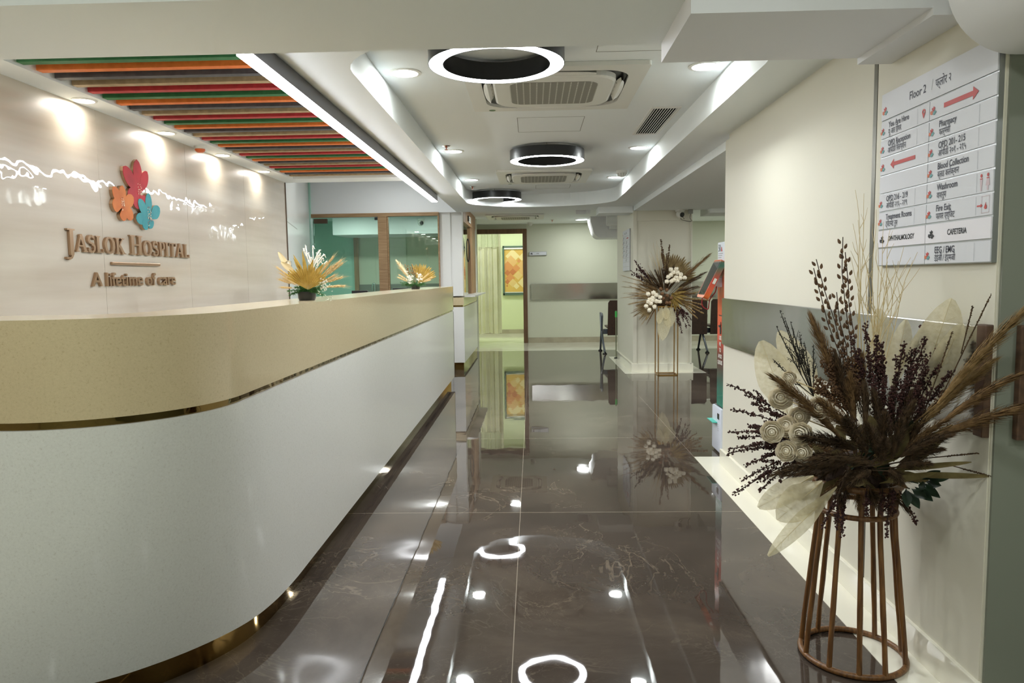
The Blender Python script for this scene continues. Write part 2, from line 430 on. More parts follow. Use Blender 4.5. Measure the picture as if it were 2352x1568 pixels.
# the sheets bow: a second, finer ripple for the coat
n2 = nt.nodes.new('ShaderNodeTexNoise'); n2.inputs['Scale'].default_value = 5.5; n2.inputs['Detail'].default_value = 2.0
bp2 = nt.nodes.new('ShaderNodeBump'); bp2.inputs['Strength'].default_value = 0.16; bp2.inputs['Distance'].default_value = 0.02
nt.links.new(tc.outputs['Object'], n2.inputs['Vector']); nt.links.new(n2.outputs['Fac'], bp2.inputs['Height'])
first = [x for x in nt.nodes if x.type == 'BUMP' and x != bp2][0]
nt.links.new(first.outputs['Normal'], bp2.inputs['Normal']); nt.links.new(bp2.outputs['Normal'], b.inputs['Coat Normal'])
m = MB(); ys = [-3.0, -0.1, 1.83, 2.80, 3.757, 4.715, 5.67, 6.62]
for a, c in zip(ys, ys[1:]): m.box(XL - 0.02, XL, a + 0.001, c - 0.001, 0.0, 2.3)
struct(m, 'wall_left', lam)
m = MB(); m.box(XL - 0.2, XL - 0.021, -3.0, 6.62, 0, 2.4); struct(m, 'wall_left_backing', M['white'])
m = MB(); m.box(XL - 0.03, XL + 0.006, 6.62, 6.635, 0, ZC); struct(m, 'trim_4', M['dark_bronze'])
# white slanted return behind the counter
m = MB(); m.prism([(XL - 0.02, 6.635), (-2.985, 9.75), (-3.2, 9.75), (-3.2, 6.5), (XL - .2, 6.5)], Matrix.Identity(4), 0, 2.6)
struct(m, 'wall_left_return', M['white'])

# right wall block, its shadow gap and the near return
m = MB(); m.box(XR, 4.6, 1.98, 4.76, 0, 2.10); struct(m, 'wall_right', M['cream_wall'])
m = MB(); m.box(XR + 0.02, 4.6, 1.98, 4.75, 2.10, 2.2); struct(m, 'wall_right_head', M['cream_wall'])
m = MB(); m.box(XR - 0.004, XR + 0.01, 2.695, 2.722, 0.1, 2.1); struct(m, 'trim_5', mat('seam_metal', (112, 110, 100), 0.35, metal=0.6))
m = MB(); m.box(XR - 0.003, XR + .01, 1.985, 2.692, 0.1, 2.1); struct(m, 'wall_right_panel', M['cream_wall'])
m = MB(); m.bev(XR - 0.016, XR + 0.01, 1.978, 4.772, 0.0, 0.10, 0.003); struct(m, 'baseboard_right', M['skirt'])
m = MB(); m.box(XR + 0.004, 2.6, 1.972, 1.981, 0.0, 2.2); struct(m, 'wall_right_return', M['dim_wall'])
m = MB(); m.box(2.6, 2.7, -3.1, 1.98, 0, 2.4); struct(m, 'wall_lobby_right', M['dim_wall'])
m = MB(); m.box(-2.4, 2.7, -3.1, -3.0, 0, 2.4); struct(m, 'wall_front', M['back_wall'])

# ceilings
def ell(cx, cy, rx, ry, a0, a1, n=14): return [(cx + rx * math.cos(math.radians(a0 + (a1 - a0) * i / n)), cy + ry * math.sin(math.radians(a0 + (a1 - a0) * i / n))) for i in range(n + 1)]
tray = ell(0.117, 8.62, 0.883, 0.68, 0, 180, 28) + ell(0.117, 3.2, 0.883, 0.55, 180, 360, 28)
SLOT = (-2.09, -1.007, 2.72, 6.40)
slot = [(SLOT[0], SLOT[2]), (SLOT[1], SLOT[2]), (SLOT[1], SLOT[3]), (SLOT[0], SLOT[3])]
outer = [(-2.42, 2.1), (1.305, 2.1), (1.305, 9.86), (-1.01, 9.86), (-1.01, 6.65), (-2.42, 6.65)]
m = slab(outer, [tray, slot], ZC, ZT); struct(m, 'ceiling', M['ceil'])
m = MB(); m.box(-1.00, 1.305, 2.1, 9.86, ZT, ZT + 0.1); m.box(-2.42, -1.0, 2.1, 6.65, ZT, ZT + .1); struct(m, 'ceiling_tray', M['ceil'])
m = MB(); m.box(-3.2, -1.0, 6.6, 9.9, 2.62, 2.7); m.box(-1.01, -0.99, 6.65, 9.86, ZT, 2.7); m.box(-2.42, -1.0, 6.60, 6.65, ZT, 2.7); struct(m, 'ceiling_recess', M['ceil'])
m = MB(); m.box(-3.9, 4.7, 9.86, 13.95, 2.26, 2.34); m.box(-1.0, 1.305, 9.82, 9.86, ZT, 2.40); struct(m, 'ceiling_corridor', M['ceil'])
m = MB(); m.box(1.305, 4.7, 4.70, 9.452, 2.08, 2.34); struct(m, 'ceiling_waiting', M['ceil'])
m = MB(); m.box(-2.42, 2.7, -3.1, 2.12, 2.40, 2.46); struct(m, 'ceiling_lobby', M['ceil'])
m = MB(); m.box(XL, XR + .1, 2.12, 2.61, 2.05, 2.40); struct(m, 'ceiling_beam', M['ceil'])
m = MB(); m.box(0.455, 1.36, 2.13, 2.60, 1.984, 2.05); m.box(1.126, 1.36, 2.128, 2.602, 1.963, 1.99); struct(m, 'ceiling_beam_drop', M['ceil2'])
# round-edged duct boxing over the near end of the right wall
pr = [(2.6, 2.4), (1.075, 2.4), (1.075, 1.995)] + ell(1.26, 1.995, 0.185, 0.188, 180, 270, 14) + [(2.6, 1.807)]
Mf = Matrix(((1, 0, 0, 0), (0, 0, -1, 0), (0, 1, 0, 0), (0, 0, 0, 1)))
m = MB(); m.prism(pr, Mf, -1.972, -1.62); struct(m, 'ceiling_duct_boxing', M['ceil2'], True)
# drops over the waiting area and beside the pillar
m = MB(); m.box(0.86, 1.32, 9.45, 9.86, 2.06, 2.3); struct(m, 'ceiling_beam_pillar', M['ceil'])
m = MB(); m.box(1.305, 4.7, 9.31, 9.9, 2.20, 2.34); m.box(2.25, 4.6, 9.31, 9.86, 2.03, 2.2); struct(m, 'ceiling_beam_waiting', M['ceil'])
prd = [(0.99, 2.3)] + [(0.99, 2.18)] + ell(1.17, 2.07, 0.14, 0.17, 190, 262, 8) + [(1.95, 1.9), (1.95, 2.3)]
m = MB(); m.prism(prd, Mf, -13.0, -12.4); struct(m, 'ceiling_duct', M['ceil2'], True)
m = MB(); m.box(1.30, 1.95, 12.1, 12.4, 2.04, 2.30); m.tube([(1.22, 12.0, 2.17), (1.62, 12.0, 2.17)], 0.10, 20); struct(m, 'ceiling_duct_branch', M['ceil2'], True)
m = MB(); m.box(0.60, 0.74, 10.0, 10.012, 2.10, 2.26); m.box(0.745, 0.79, 9.9, 10.0, 2.1, 2.26); struct(m, 'ceiling_fin', M['ceil2'])

# access panels, seen as fine joints in the tray ceiling
def joint_frame(mb, x0, x1, y0, y1, z, wd=0.003):
    mb.box(x0, x0 + wd, y0, y1, z - 0.0008, z); mb.box(x1 - wd, x1, y0, y1, z - 0.0008, z)
    mb.box(x0, x1, y0, y0 + wd, z - 0.0008, z); mb.box(x0, x1, y1 - wd, y1, z - 0.0008, z)
m = MB(); joint_frame(m, -0.09, 0.357, 4.89, 5.37, ZT); joint_frame(m, 0.31, 0.72, 3.2, 3.52, ZT); joint_frame(m, 0.05, 0.45, 8.42, 8.75, ZT)
struct(m, 'trim_6', mat('joint_line_grey', (120, 120, 112), 0.8))

# pillar
m = MB(); m.box(1.30, 2.05, 9.45, 11.2, 0, 2.3); struct(m, 'wall_pillar', M['cream_wall'])
m = MB()
for x0, x1, z0, z1 in ((1.30, 1.35, 0.1, 2.08), (2.02, 2.05, 0.1, 2.08), (1.35, 2.02, 1.95, 2.08)): m.bev(x0, x1, 9.435, 9.452, z0, z1, 0.003)
m.box(2.035, 2.052, 9.42, 9.45, 0.1, 1.95); struct(m, 'trim_7', M['cream_wall'])
m = MB(); m.bev(1.275, 2.075, 9.42, 11.22, 0, 0.112, 0.004); struct(m, 'baseboard_pillar', M['skirt'])

# far wall with the doorway into the green room
m = MB()
m.box(-0.16, 4.7, 13.89, 13.99, 0, 2.3); m.box(-3.2, -1.09, 13.89, 13.99, 0, 2.3); m.box(-1.09, -0.16, 13.89, 13.99, 2.15, 2.3)
struct(m, 'wall_back', M['back_wall'])
m = MB(); m.box(-0.09, 4.6, 13.87, 13.89, 0, 0.10); struct(m, 'baseboard_back', M['grey_skirt'])
m = MB(); m.box(4.6, 4.7, 4.7, 13.9, 0, 2.3); struct(m, 'wall_waiting_right', M['back_wall'])
m = MB()
m.bev(-0.18, -0.10, 13.85, 14.0, 0, 2.17, 0.004); m.bev(-1.13, -1.05, 13.85, 14.0, 0, 2.17, 0.004); m.bev(-1.13, -0.10, 13.849, 14.0, 2.085, 2.17, 0.004)
struct(m, 'door_1', M['door_wood'])
m = MB(); m.box(-2.2, 0.9, 16.3, 16.4, 0, 2.6); m.box(-2.2, -2.1, 13.99, 16.3, 0, 2.6); m.box(0.8, 0.9, 13.99, 16.3, 0, 2.6); m.box(-2.2, 0.9, 13.995, 14.0, 2.3, 2.6); struct(m, 'wall_green_room', M['lime_wall'])
m = MB(); m.box(-2.2, 0.9, 13.9, 16.4, 2.6, 2.65); struct(m, 'ceiling_green_room', M['ceil'])
m = MB(); m.box(-2.1, 0.8, 16.28, 16.3, 0, 0.09); struct(m, 'baseboard_green_room', M['grey_skirt'])

# glazed room behind the counter
m = MB(); m.box(-3.2, -0.95, 9.80, 9.9, 2.135, 2.7); struct(m, 'wall_glass_room_head', M['ceil2'])
m = MB(); m.box(-3.85, -3.75, 9.86, 12.6, 0, 2.3); m.box(-3.75, -3.03, 12.5, 12.6, 0, 2.3); m.box(-3.85, -2.97, 9.76, 9.86, 0, 2.7); struct(m, 'wall_glass_room', M['green_wall'])
m = MB(); m.box(-3.03, -0.95, 12.5, 12.6, 0, 2.3); struct(m, 'wall_glass_room_back', M['back_wall'])
m = MB(); m.box(-3.18, -0.98, 11.6, 12.5, 1.97, 2.26); struct(m, 'ceiling_glass_room_drop', M['ceil2'])
m = MB(); m.box(-3.06, -2.99, 12.44, 12.5, 0, 1.97); struct(m, 'trim_8', M['oak'])
m = MB(); m.box(-2.99, -0.98, 12.485, 12.5, 0.9, 1.17); struct(m, 'trim_9', mat('grey_backsplash', (120, 122, 112), 0.4))
m = MB(); m.box(-2.99, -1.12, 11.95, 12.48, 0.86, 0.9); m.box(-2.99, -1.12, 12.0, 12.48, 0.0, 0.86); tag(m.build('back_counter', M['white']), 'white worktop along the far wall of the glazed room', 'counter')

# timber and glass screen behind the counter
m = MB(); m.bev(-2.97, -1.245, 9.78, 9.86, 2.093, 2.14, 0.003); m.bev(-2.07, -1.95, 9.78, 9.86, 0, 2.093, 0.003); m.bev(-1.262, -1.245, 9.78, 9.86, 0, 2.093, 0.002)
m.bev(-1.95, -1.93, 9.80, 9.85, 0, 2.093, 0.002); struct(m, 'window_1', M['oak_x'])
m = MB(); m.box(-1.93, -1.262, 9.815, 9.825, 0.0, 2.093); struct(m, 'window_1_pane', M['glass'])
d = MB(); d.box(-2.945, -2.075, 9.815, 9.827, 0.01, 2.085); door = struct(d, 'door_2', M['glass'])
m = MB(); m.bev(-2.94, -2.76, 9.80, 9.842, 2.015, 2.078, 0.003); m.build('patch_fitting', M['dark_bronze'], door)
m = MB(); m.box(-2.115, -2.075, 9.80, 9.83, 2.05, 2.085); m.build('door_latch', M['black'], door)
m = MB(); m.bev(-2.94, -2.76, 9.80, 9.842, 0.02, 0.09, 0.003); m.build('patch_fitting', M['dark_bronze'], door)

# white column and the billing window unit beyond the counter
m = MB(); m.box(-1.245, -0.945, 9.866, 10.06, 1.013, 2.26); m.box(-1.245, -1.102, 9.866, 10.06, 0.0, 1.013); m.box(-1.245, -1.10, 9.84, 9.87, 0.99, 2.26); struct(m, 'wall_column', M['white'])
unit = thing('billing_counter', 'white fixed counter below the side window beyond the long desk, with cream and gold bands', 'counter', (-1.0, 11, 0))
m = MB(); m.box(-1.10, -0.94, 9.864, 12.2, 0.10, 0.863); m.build('lower_panel', M['white'], unit)
m = MB(); m.box(-1.10, -0.955, 9.88, 12.19, 0.862, 0.887); m.box(-1.10, -0.955, 9.88, 12.19, 0.0, 0.10); m.build('gold_trim', M['gold'], unit)
m = MB(); m.box(-1.10, -0.94, 9.864, 12.2, 0.887, 0.992); m.build('cream_band', M['q_cream'], unit)
pl = [(-1.1, 10.062)] + [(-0.94, 10.062)] + ell(-0.85, 10.115, 0.05, 0.05, 270, 360, 6) + ell(-0.85, 12.35, 0.05, 0.05, 0, 90, 6) + [(-1.1, 12.40)]
m = MB(); m.prism(pl, Matrix.Identity(4), 0.992, 1.012); m.build('ledge', M['white'], unit)
m = MB(); m.bev(-1.02, -0.94, 10.06, 12.15, 2.06, 2.26, 0.003); m.bev(-1.02, -0.945, 11.45, 12.1, 1.012, 2.06, 0.004); m.bev(-1.0, -.95, 11.30, 11.45, 1.012, 2.06, 0.004); m.bev(-1.02, -0.94, 10.06, 12.1, 2.03, 2.06, .003); struct(m, 'window_2', M['oak'])
m = MB(); m.box(-0.985, -0.977, 10.06, 11.30, 1.012, 2.03); struct(m, 'window_2_pane', M['glass_side'])
m = MB(); m.box(-1.0, -0.94, 12.14, 12.2, 0.99, 2.26); struct(m, 'wall_column_end', M['white'])
for y in (10.20, 11.08):
    h = MB(); h.tube([(-0.975, y, 1.50), (-0.962, y + .01, 1.54), (-0.954, y + .015, 1.63), (-0.954, y + .015, 1.73), (-0.962, y + .01, 1.81), (-0.975, y, 1.85)], 0.0065, 8)
    tag(h.build('pull_handle', M['black'], smooth=True), 'black curved pull handle, %s of the two on the side window' % ('nearer' if y < 10.5 else 'farther'), 'handle', 'side window handles')
pk = thing('door_number_plate', 'small black and white number plate on the oak head above the side window', 'sign', (-0.935, 10.93, 2.13))
m = MB(); m.box(-0.938, -0.925, 10.70, 10.80, 2.085, 2.165); m.build('black_block', M['black_p'], pk)
m = MB(); m.box(-0.938, -0.928, 10.80, 11.12, 2.075, 2.165); m.build('plate', M['white_p'], pk)
m = MB()
for z in (2.10, 2.13): m.box(-0.929, -0.9275, 10.9, 11.02, z, z + .012)
m.build('print', M['black_p'], pk)

# wall guard rails
def rail(name, boxes, label):
    r = MB()
    for bx in boxes: r.bev(*bx, 0.004)
    return r
m = rail('x', [(XR - 0.018, XR, 2.03, 4.745, 0.80, 1.10)], ''); tag(m.build('wall_guard', M['steel']), 'wide steel wall guard along the cream wall behind the big dried bouquet', 'wall guard')
m = rail('x', [(XR - 0.022, XR, 1.985, 2.03, 0.795, 1.105)], ''); tag(m.build('wall_guard_end', M['brown_reflection']), 'end of the steel guard at the wall corner, painted with a brown reflection', 'wall guard')
m = rail('x', [(1.292, 1.9, 1.95, 1.972, 0.795, 1.105)], ''); tag(m.build('wall_guard_end', M['brown_reflection']), 'guard with a painted brown reflection at the right edge of the photo, round the corner', 'wall guard')
m = rail('x', [(-0.035, 4.5, 13.865, 13.89, 0.82, 1.127)], ''); tag(m.build('wall_guard', M['steel']), 'wide steel wall guard across the far wall beside the doorway', 'wall guard')
# ------------------------------------------------------------------ reception counter
def resample(pts, n):
    pts = [Vector((x, y, 0)) for x, y in pts]; L = [0]
    for a, c in zip(pts, pts[1:]): L.append(L[-1] + (c - a).length)
    out = []
    for i in range(n):
        t = L[-1] * i / (n - 1); k = max(j for j in range(len(L)) if L[j] <= t + 1e-9); k = min(k, len(pts) - 2)
        f = (t - L[k]) / max(1e-9, L[k + 1] - L[k]); p = pts[k].lerp(pts[k + 1], min(1, f)); out.append((p.x, p.y))
    return out
def corner(xc, yc, r, x_end, n=26):
    return [(x_end, yc - r), ] + [(xc + r * math.cos(a), yc + r * math.sin(a)) for a in [math.radians(-90 + 90 * i / n) for i in range(n + 1)]]
Y_END = 8.53
def smooth_path(ctrl, n=40):
    """Catmull-Rom through control points"""
    P = [Vector((x, y, 0)) for x, y in ctrl]; out = []
    for i in range(len(P) - 1):
        p0 = P[max(i - 1, 0)]; p1 = P[i]; p2 = P[i + 1]; p3 = P[min(i + 2, len(P) - 1)]
        for k in range(8):
            t = k / 8
            q = 0.5 * ((2 * p1) + (p2 - p0) * t + (2 * p0 - 5 * p1 + 4 * p2 - p3) * t * t + (3 * p1 - p0 - 3 * p2 + p3) * t ** 3)
            out.append((q.x, q.y))
    out.append((P[-1].x, P[-1].y)); return out
top_path = corner(-1.385, 2.285, 0.448, -2.2)
low_path = smooth_path([(-2.2, 1.80), (-1.75, 1.815), (-1.50, 1.875), (-1.285, 1.985), (-1.16, 2.09), (-1.06, 2.215), (-0.985, 2.36), (-0.95, 2.52), (-0.938, 2.70), (-0.937, 2.85)])
N1 = 60
def full(path): return resample(path + [(path[-1][0], 3.2)], N1) + [(-0.937, 3.2 + (Y_END - 3.2) * i / 12) for i in range(1, 13)]
TOP, LOW = full(top_path), full(low_path)
def offs(path, d):
    out = []
    for i, p in enumerate(path):
        a = Vector(path[max(i - 1, 0)]); c = Vector(path[min(i + 1, len(path) - 1)]); t = (c - a).normalized()
        out.append((p[0] - t.y * d, p[1] + t.x * d))          # to the left of travel = inwards
    return out
def wall_strip(mb, lo, hi, z0, z1, th=0.02):
    li, hi2 = offs(lo, th), offs(hi, th); n = len(lo)
    vs = [(x, y, z0) for x, y in lo] + [(x, y, z1) for x, y in hi] + [(x, y, z0) for x, y in li] + [(x, y, z1) for x, y in hi2]
    fs = []
    for i in range(n - 1):
        fs += [(i, i + 1, n + i + 1, n + i), (2 * n + i + 1, 2 * n + i, 3 * n + i, 3 * n + i + 1), (n + i, n + i + 1, 3 * n + i + 1, 3 * n + i), (i + 1, i, 2 * n + i, 2 * n + i + 1)]
    fs += [(0, n, 3 * n, 2 * n), (n - 1, 2 * n - 1 + 2 * n - 0 - n + 0, 4 * n - 1, 2 * n - 1)][:1] + [(n - 1, 3 * n - 1, 4 * n - 1, 2 * n - 1)]
    mb.add(vs, fs)
desk = thing('reception_counter', 'long curved reception desk of white and cream quartz with gold trim lines', 'counter', (-1.3, 5.0, 0))
ZS = [0.092, 0.866]
mid = lambda t: [(l[0] * (1 - t) + h[0] * t, l[1] * (1 - t) + h[1] * t) for l, h in zip(LOW, TOP)]
m = MB(); wall_strip(m, LOW, TOP, 0.092, 0.866, 0.03); m.box(-1.24, -0.937, Y_END - 0.03, Y_END, 0.092, 0.866); m.build('front_panel', M['q_white'], desk, True)
m = MB(); k = offs(LOW, 0.045); wall_strip(m, k, k, 0.0, 0.093, 0.02); m.box(-1.24, -0.985, Y_END - 0.06, Y_END - 0.04, 0, 0.093); m.build('kick_plate', M['gold'], desk, True)
m = MB(); k = offs(TOP, 0.012); wall_strip(m, k, k, 0.864, 0.890, 0.02); m.box(-1.24, -0.95, Y_END - 0.03, Y_END - 0.012, 0.864, 0.890); m.build('gold_line', M['gold_dark'], desk, True)
m = MB(); wall_strip(m, TOP, TOP, 0.888, 1.156, 0.02); m.box(-1.24, -0.937, Y_END - 0.02, Y_END, 0.888, 1.156); m.build('cream_fascia', M['q_cream'], desk, True)
# transaction top
tp = TOP; ti = offs(TOP, 0.30)
m = MB(); n = len(tp)
vs = [(x, y, 1.156) for x, y in tp] + [(x, y, 1.158) for x, y in tp] + [(x, y, 1.158) for x, y in ti] + [(x, y, 1.126) for x, y in ti] + [(x, y, 1.126) for x, y in offs(TOP, 0.02)]
fs = []
for i in range(n - 1):
    for r_ in range(4): fs.append((r_ * n + i, r_ * n + i + 1, (r_ + 1) * n + i + 1, (r_ + 1) * n + i))
m.add(vs, fs); m.build('top', M['q_cream'], desk, True)
m = MB(); wall_strip(m, offs(TOP, 0.285), offs(TOP, 0.285), 0.0, 1.126, 0.015); m.build('inner_panel', M['white'], desk, True)
m = MB(); wall_strip(m, offs(TOP, 0.30), offs(TOP, 0.30), 0.72, 0.75, 0.45); m.build('work_surface', M['white'], desk, True)
mon = []
for i, (u0, u1, v, y) in enumerate(((808, 845, 667, 5.6), (902, 938, 661.5, 7.6))):
    c = at((u0 + u1) / 2, v, y); hw = (u1 - u0) / 2 * y / F_PX
    t = thing('monitor', ('top edge of a black monitor showing over the desk, %s' % ('nearer one' if i == 0 else 'beside the small far posy')), 'monitor', (c.x, y, 0.75), 'monitors behind the desk')
    m = MB(); m.bev(c.x - hw, c.x + hw, y - 0.012, y + 0.012, c.z - 0.26, c.z, 0.004); m.build('screen_housing', M['black_p'], t)
    m = MB(); m.tube([(c.x, y + .02, 0.75), (c.x, y + .02, c.z - 0.1)], 0.015, 8); m.lathe([(0.09, 0.75), (0.09, 0.76), (0.02, 0.765)], (c.x, y + .02, 0), 20); m.build('monitor_stand', M['gun'], t, True)
# tap over the back counter
t = thing('tap', 'tall chrome swan-neck tap on the worktop of the glazed room', 'tap', (-2.05, 12.1, 0.9))
c = at(862, 671, 12.1); x0 = c.x
m = MB(); top = at(860, 651, 12.1).z
m.tube([(x0, 12.1, 0.9), (x0, 12.1, top - 0.05)] + [(x0 - 0.02 + 0.02 * math.cos(a), 12.1 - .0, top - 0.05 + 0.05 * math.sin(a)) for a in [PI * i / 8 for i in range(1, 9)]] + [(x0 - 0.04, 12.1, top - 0.12)], 0.017, 10)
t.location = (x0, 12.1, 0.9); ORG[t.name] = Vector(t.location); m.build('spout', M['chrome'], t, True)
m = MB(); m.lathe([(0.03, 0.9), (0.03, 0.92), (0.02, 0.93)], (x0, 12.1, 0), 16); m.build('tap_base', M['chrome'], t, True)

# ------------------------------------------------------------------ flower emblem and lettering on the panelled wall
WX = XL
E_ = lambda y, z: (y, z)
Mw = frame((WX, 0, 0), '+x')     # local x = world y, local y = world z
red = mat('emblem_red', (180, 40, 50), 0.45, spec=0.25, var=(9, (156, 32, 44)))
orange = mat('emblem_orange', (206, 122, 58), 0.45, spec=0.25, var=(9, (190, 104, 46)))
teal = mat('emblem_teal', (62, 152, 158), 0.45, spec=0.25, var=(9, (48, 136, 144)))
stam = mat('emblem_stamen', (246, 226, 196), 0.4)
stam2 = mat('emblem_stamen_rust', (176, 78, 40), 0.4)
def petal(c, tip, wd, n=16, base=0.10):
    c = Vector(c); tip = Vector(tip); d = tip - c; L = d.length; d.normalize(); s = Vector((-d.y, d.x)); L1 = []; L2 = []
    for i in range(n + 1):
        t = i / n
        ww = wd * 1.12 * (math.sin(PI * min(1, t ** 1.35)) ** 0.55 if 0 < t < 1 else 0) * (0.45 + 0.55 * min(1, t * 1.9))
        p = c + d * (L * t); L1.append(p + s * ww); L2.append(p - s * ww)
    return [(p.x, p.y) for p in L1] + [(p.x, p.y) for p in L2[::-1][1:-1]]
FL = {
    'red': ((4.105, 1.748), [((4.10, 1.945), .040), ((3.958, 1.885), .040), ((4.205, 1.892), .034), ((3.985, 1.735), .036), ((4.050, 1.675), .036), ((4.165, 1.70), .034)], red),
    'orange': ((3.925, 1.664), [((3.845, 1.762), .030), ((3.936, 1.780), .030), ((4.040, 1.728), .032), ((3.830, 1.672), .034), ((3.930, 1.588), .030), ((4.024, 1.612), .032)], orange),
    'teal': ((4.188, 1.618), [((4.200, 1.770), .031), ((4.088, 1.722), .032), ((4.318, 1.694), .034), ((4.050, 1.612), .030), ((4.118, 1.566), .030), ((4.222, 1.572), .030)], teal)}
emb = thing('flower_emblem', 'wall emblem of three flat flowers, red over orange and teal', 'emblem', (WX, 4.05, 1.56))
for col in ('red', 'orange', 'teal'):
    c, pets, mt = FL[col]; dz = {'red': 0.0, 'orange': 0.002, 'teal': 0.004}[col]
    sd = MB(); fc = MB()
    for i, (tp_, wd) in enumerate(pets):
        poly = petal(c, tp_, wd)
        sd.prism(poly, Mw, 0.0, 0.016 + dz)
        fc.prism(poly, Mw, 0.016 + dz, 0.018 + dz + i * 0.00025)
    f = fc.build('flower', mt, emb); f['label'] = col + ' flower of the emblem'
    sd.build('bronze_edge', M['bronze'], f)
    st = MB(); s2 = MB(); rnd = random.Random(5)
    for i in range(34):
        a = rnd.uniform(0.1, PI * 2); rr = rnd.uniform(.01, .052 if col != 'orange' else .032)
        p = Vector((c[0] + rr * .55 * math.cos(a), c[1] + rr * 1.1 * math.sin(a) + 0.012))
        (st if i % 3 else s2).prism(petal(p, (p.x + rnd.uniform(-.004, .004), p.y + .007), .0017, 5), Mw, 0.0195 + dz, 0.0203 + dz)
    o = st.build('stamens', stam, f); s2.build('stamens', stam2, f)

# serif capitals, drawn as strokes in a unit square (cap height 1)
def arc(cx, cy, rx, ry, a0, a1, n=14): return [(cx + rx * math.cos(math.radians(a0 + (a1 - a0) * i / n)), cy + ry * math.sin(math.radians(a0 + (a1 - a0) * i / n))) for i in range(n + 1)]
def ribbon(pts, ws):
    n = len(pts); L = []; R_ = []
    for i, p in enumerate(pts):
        a = Vector(pts[max(i - 1, 0)]); c = Vector(pts[min(i + 1, n - 1)]); t = (c - a).normalized(); w_ = ws[i] if isinstance(ws, list) else ws
        L.append((p[0] - t.y * w_ / 2, p[1] + t.x * w_ / 2)); R_.append((p[0] + t.y * w_ / 2, p[1] - t.x * w_ / 2))
    return [[L[i], L[i + 1], R_[i + 1], R_[i]] for i in range(n - 1)]
def rect(x0, y0, x1, y1): return [[(x0, y0), (x1, y0), (x1, y1), (x0, y1)]]
TK, TN, SF = 0.19, 0.085, 0.065
def stem(x, y0=0, y1=1, s=0.08): return rect(x, y0, x + TK, y1) + rect(x - s, y0, x + TK + s, y0 + SF) + rect(x - s, y1 - SF, x + TK + s, y1)
def var(n, a, c): return [a + (c - a) * math.sin(PI * i / n) for i in range(n + 1)]
GL = {
    'J': (rect(.16, -.16, .16 + TK, 1) + rect(.04, 1 - SF, .16 + TK + .10, 1) + ribbon(arc(.055, -.16, .20, .16, 0, -95), var(14, .13, .10)) + rect(-.06, -.345, .10, -.25), .46),
    'A': (ribbon([(.36, 1), (.05, .03)], TN) + ribbon([(.34, 1), (.66, .03)], TK) + rect(.16, .30, .58, .30 + TN) + rect(-.06, 0, .20, SF) + rect(.50, 0, .82, SF), .78),
    'S': (ribbon(arc(.29, .745, .20, .21, 20, 270), var(14, .10, .17)) + ribbon(arc(.29, .27, .22, .23, 90, -160), var(14, .19, .12)) + rect(.44, .74, .50, .98) + rect(.03, .02, .09, .28), .56),
    'L': (stem(.08) + rect(.08, 0, .58, SF + .02) + rect(.52, 0, .60, .24), .64),
    'O': (ribbon(arc(.42, .5, .33, .46, 0, 360, 32), [.10 + .10 * abs(math.cos(2 * PI * i / 32)) for i in range(33)]), .84),
    'K': (stem(.08) + ribbon([(.24, .40), (.62, .97)], TN) + ribbon([(.34, .56), (.70, .03)], TK * .95) + rect(.46, 1 - SF, .78, 1) + rect(.52, 0, .86, SF), .84),
    'H': (stem(.08) + stem(.58) + rect(.2, .47, .64, .47 + TN), .86),
    'P': (stem(.08) + ribbon([(.25, .96)] + arc(.34, .71, .20, .25, 90, -90) + [(.25, .46)], [.08] + var(14, .08, .17) + [.08]), .60),
    'I': (stem(.08), .36),
    'T': (stem(.28) + rect(.0, .92, .75, 1) + rect(.0, .76, .06, 1) + rect(.69, .76, .75, 1), .76)}
sign = thing('hospital_name', 'bronze serif capitals spelling the hospital name under the flower emblem', 'sign', (WX, 4.05, 1.40))
def set_letters(seq, parent, y0, y1, zb, zt, big, depth):
    tot = sum(GL[ch][1] * (big / (zt - zb) if bg else 1) + (0.05) for ch, bg in seq); k = (y1 - y0) / tot; x = y0
    for ch, bg in seq:
        hgt = (big if bg else zt - zb); sx = k * (big / (zt - zb) if bg else 1)
        mb = MB(); rnd = 0
        for poly in GL[ch][0]:
            rnd += 1; mb.prism([(x + px * sx, zb + py * hgt) for px, py in poly], Mw, 0.0, depth + 0.0002 * (rnd % 5))
        mb.build('letter', M['bronze'], parent); x += GL[ch][1] * sx + 0.05 * k
set_letters([('J', 1), ('A', 0), ('S', 0), ('L', 0), ('O', 0), ('K', 0)], sign, 3.44, 3.945, 1.408, 1.494, 0.109, 0.014)
set_letters([('H', 1), ('O', 0), ('S', 0), ('P', 0), ('I', 0), ('T', 0), ('A', 0), ('L', 0)], sign, 3.99, 4.692, 1.408, 1.494, 0.109, 0.014)
m = MB(); m.bev(WX, WX + 0.014, 3.806, 4.305, 1.349, 1.364, 0.002); tag(m.build('divider_bar', M['bronze']), 'thin bronze bar between the hospital name and the tagline', 'bar')
tl = thing('tagline', 'bronze letters reading A lifetime of care, under the thin bar', 'sign', (WX, 4.05, 1.24))
line = 'A lifetime of care'
def adv(s): vs, fs = text_mesh(s, 0.014); return max(v.x for v in vs)
k_h = 0.070 / 0.70; kx = (4.483 - 3.625) / adv(line)
for i, ch in enumerate(line):
    if ch == ' ': continue
    end = adv(line[:i + 1]); vs, fs = text_mesh(ch, 0.014, 0.5); vx1 = max(v.x for v in vs); vx0 = min(v.x for v in vs)
    mb = MB(); mb.add([Mw @ Vector((3.625 + (end - vx1 + v.x) * kx, 1.238 + v.y * k_h, 0.007 + v.z * 0.014)) for v in vs], fs)
    mb.build('letter', M['bronze'], tl)

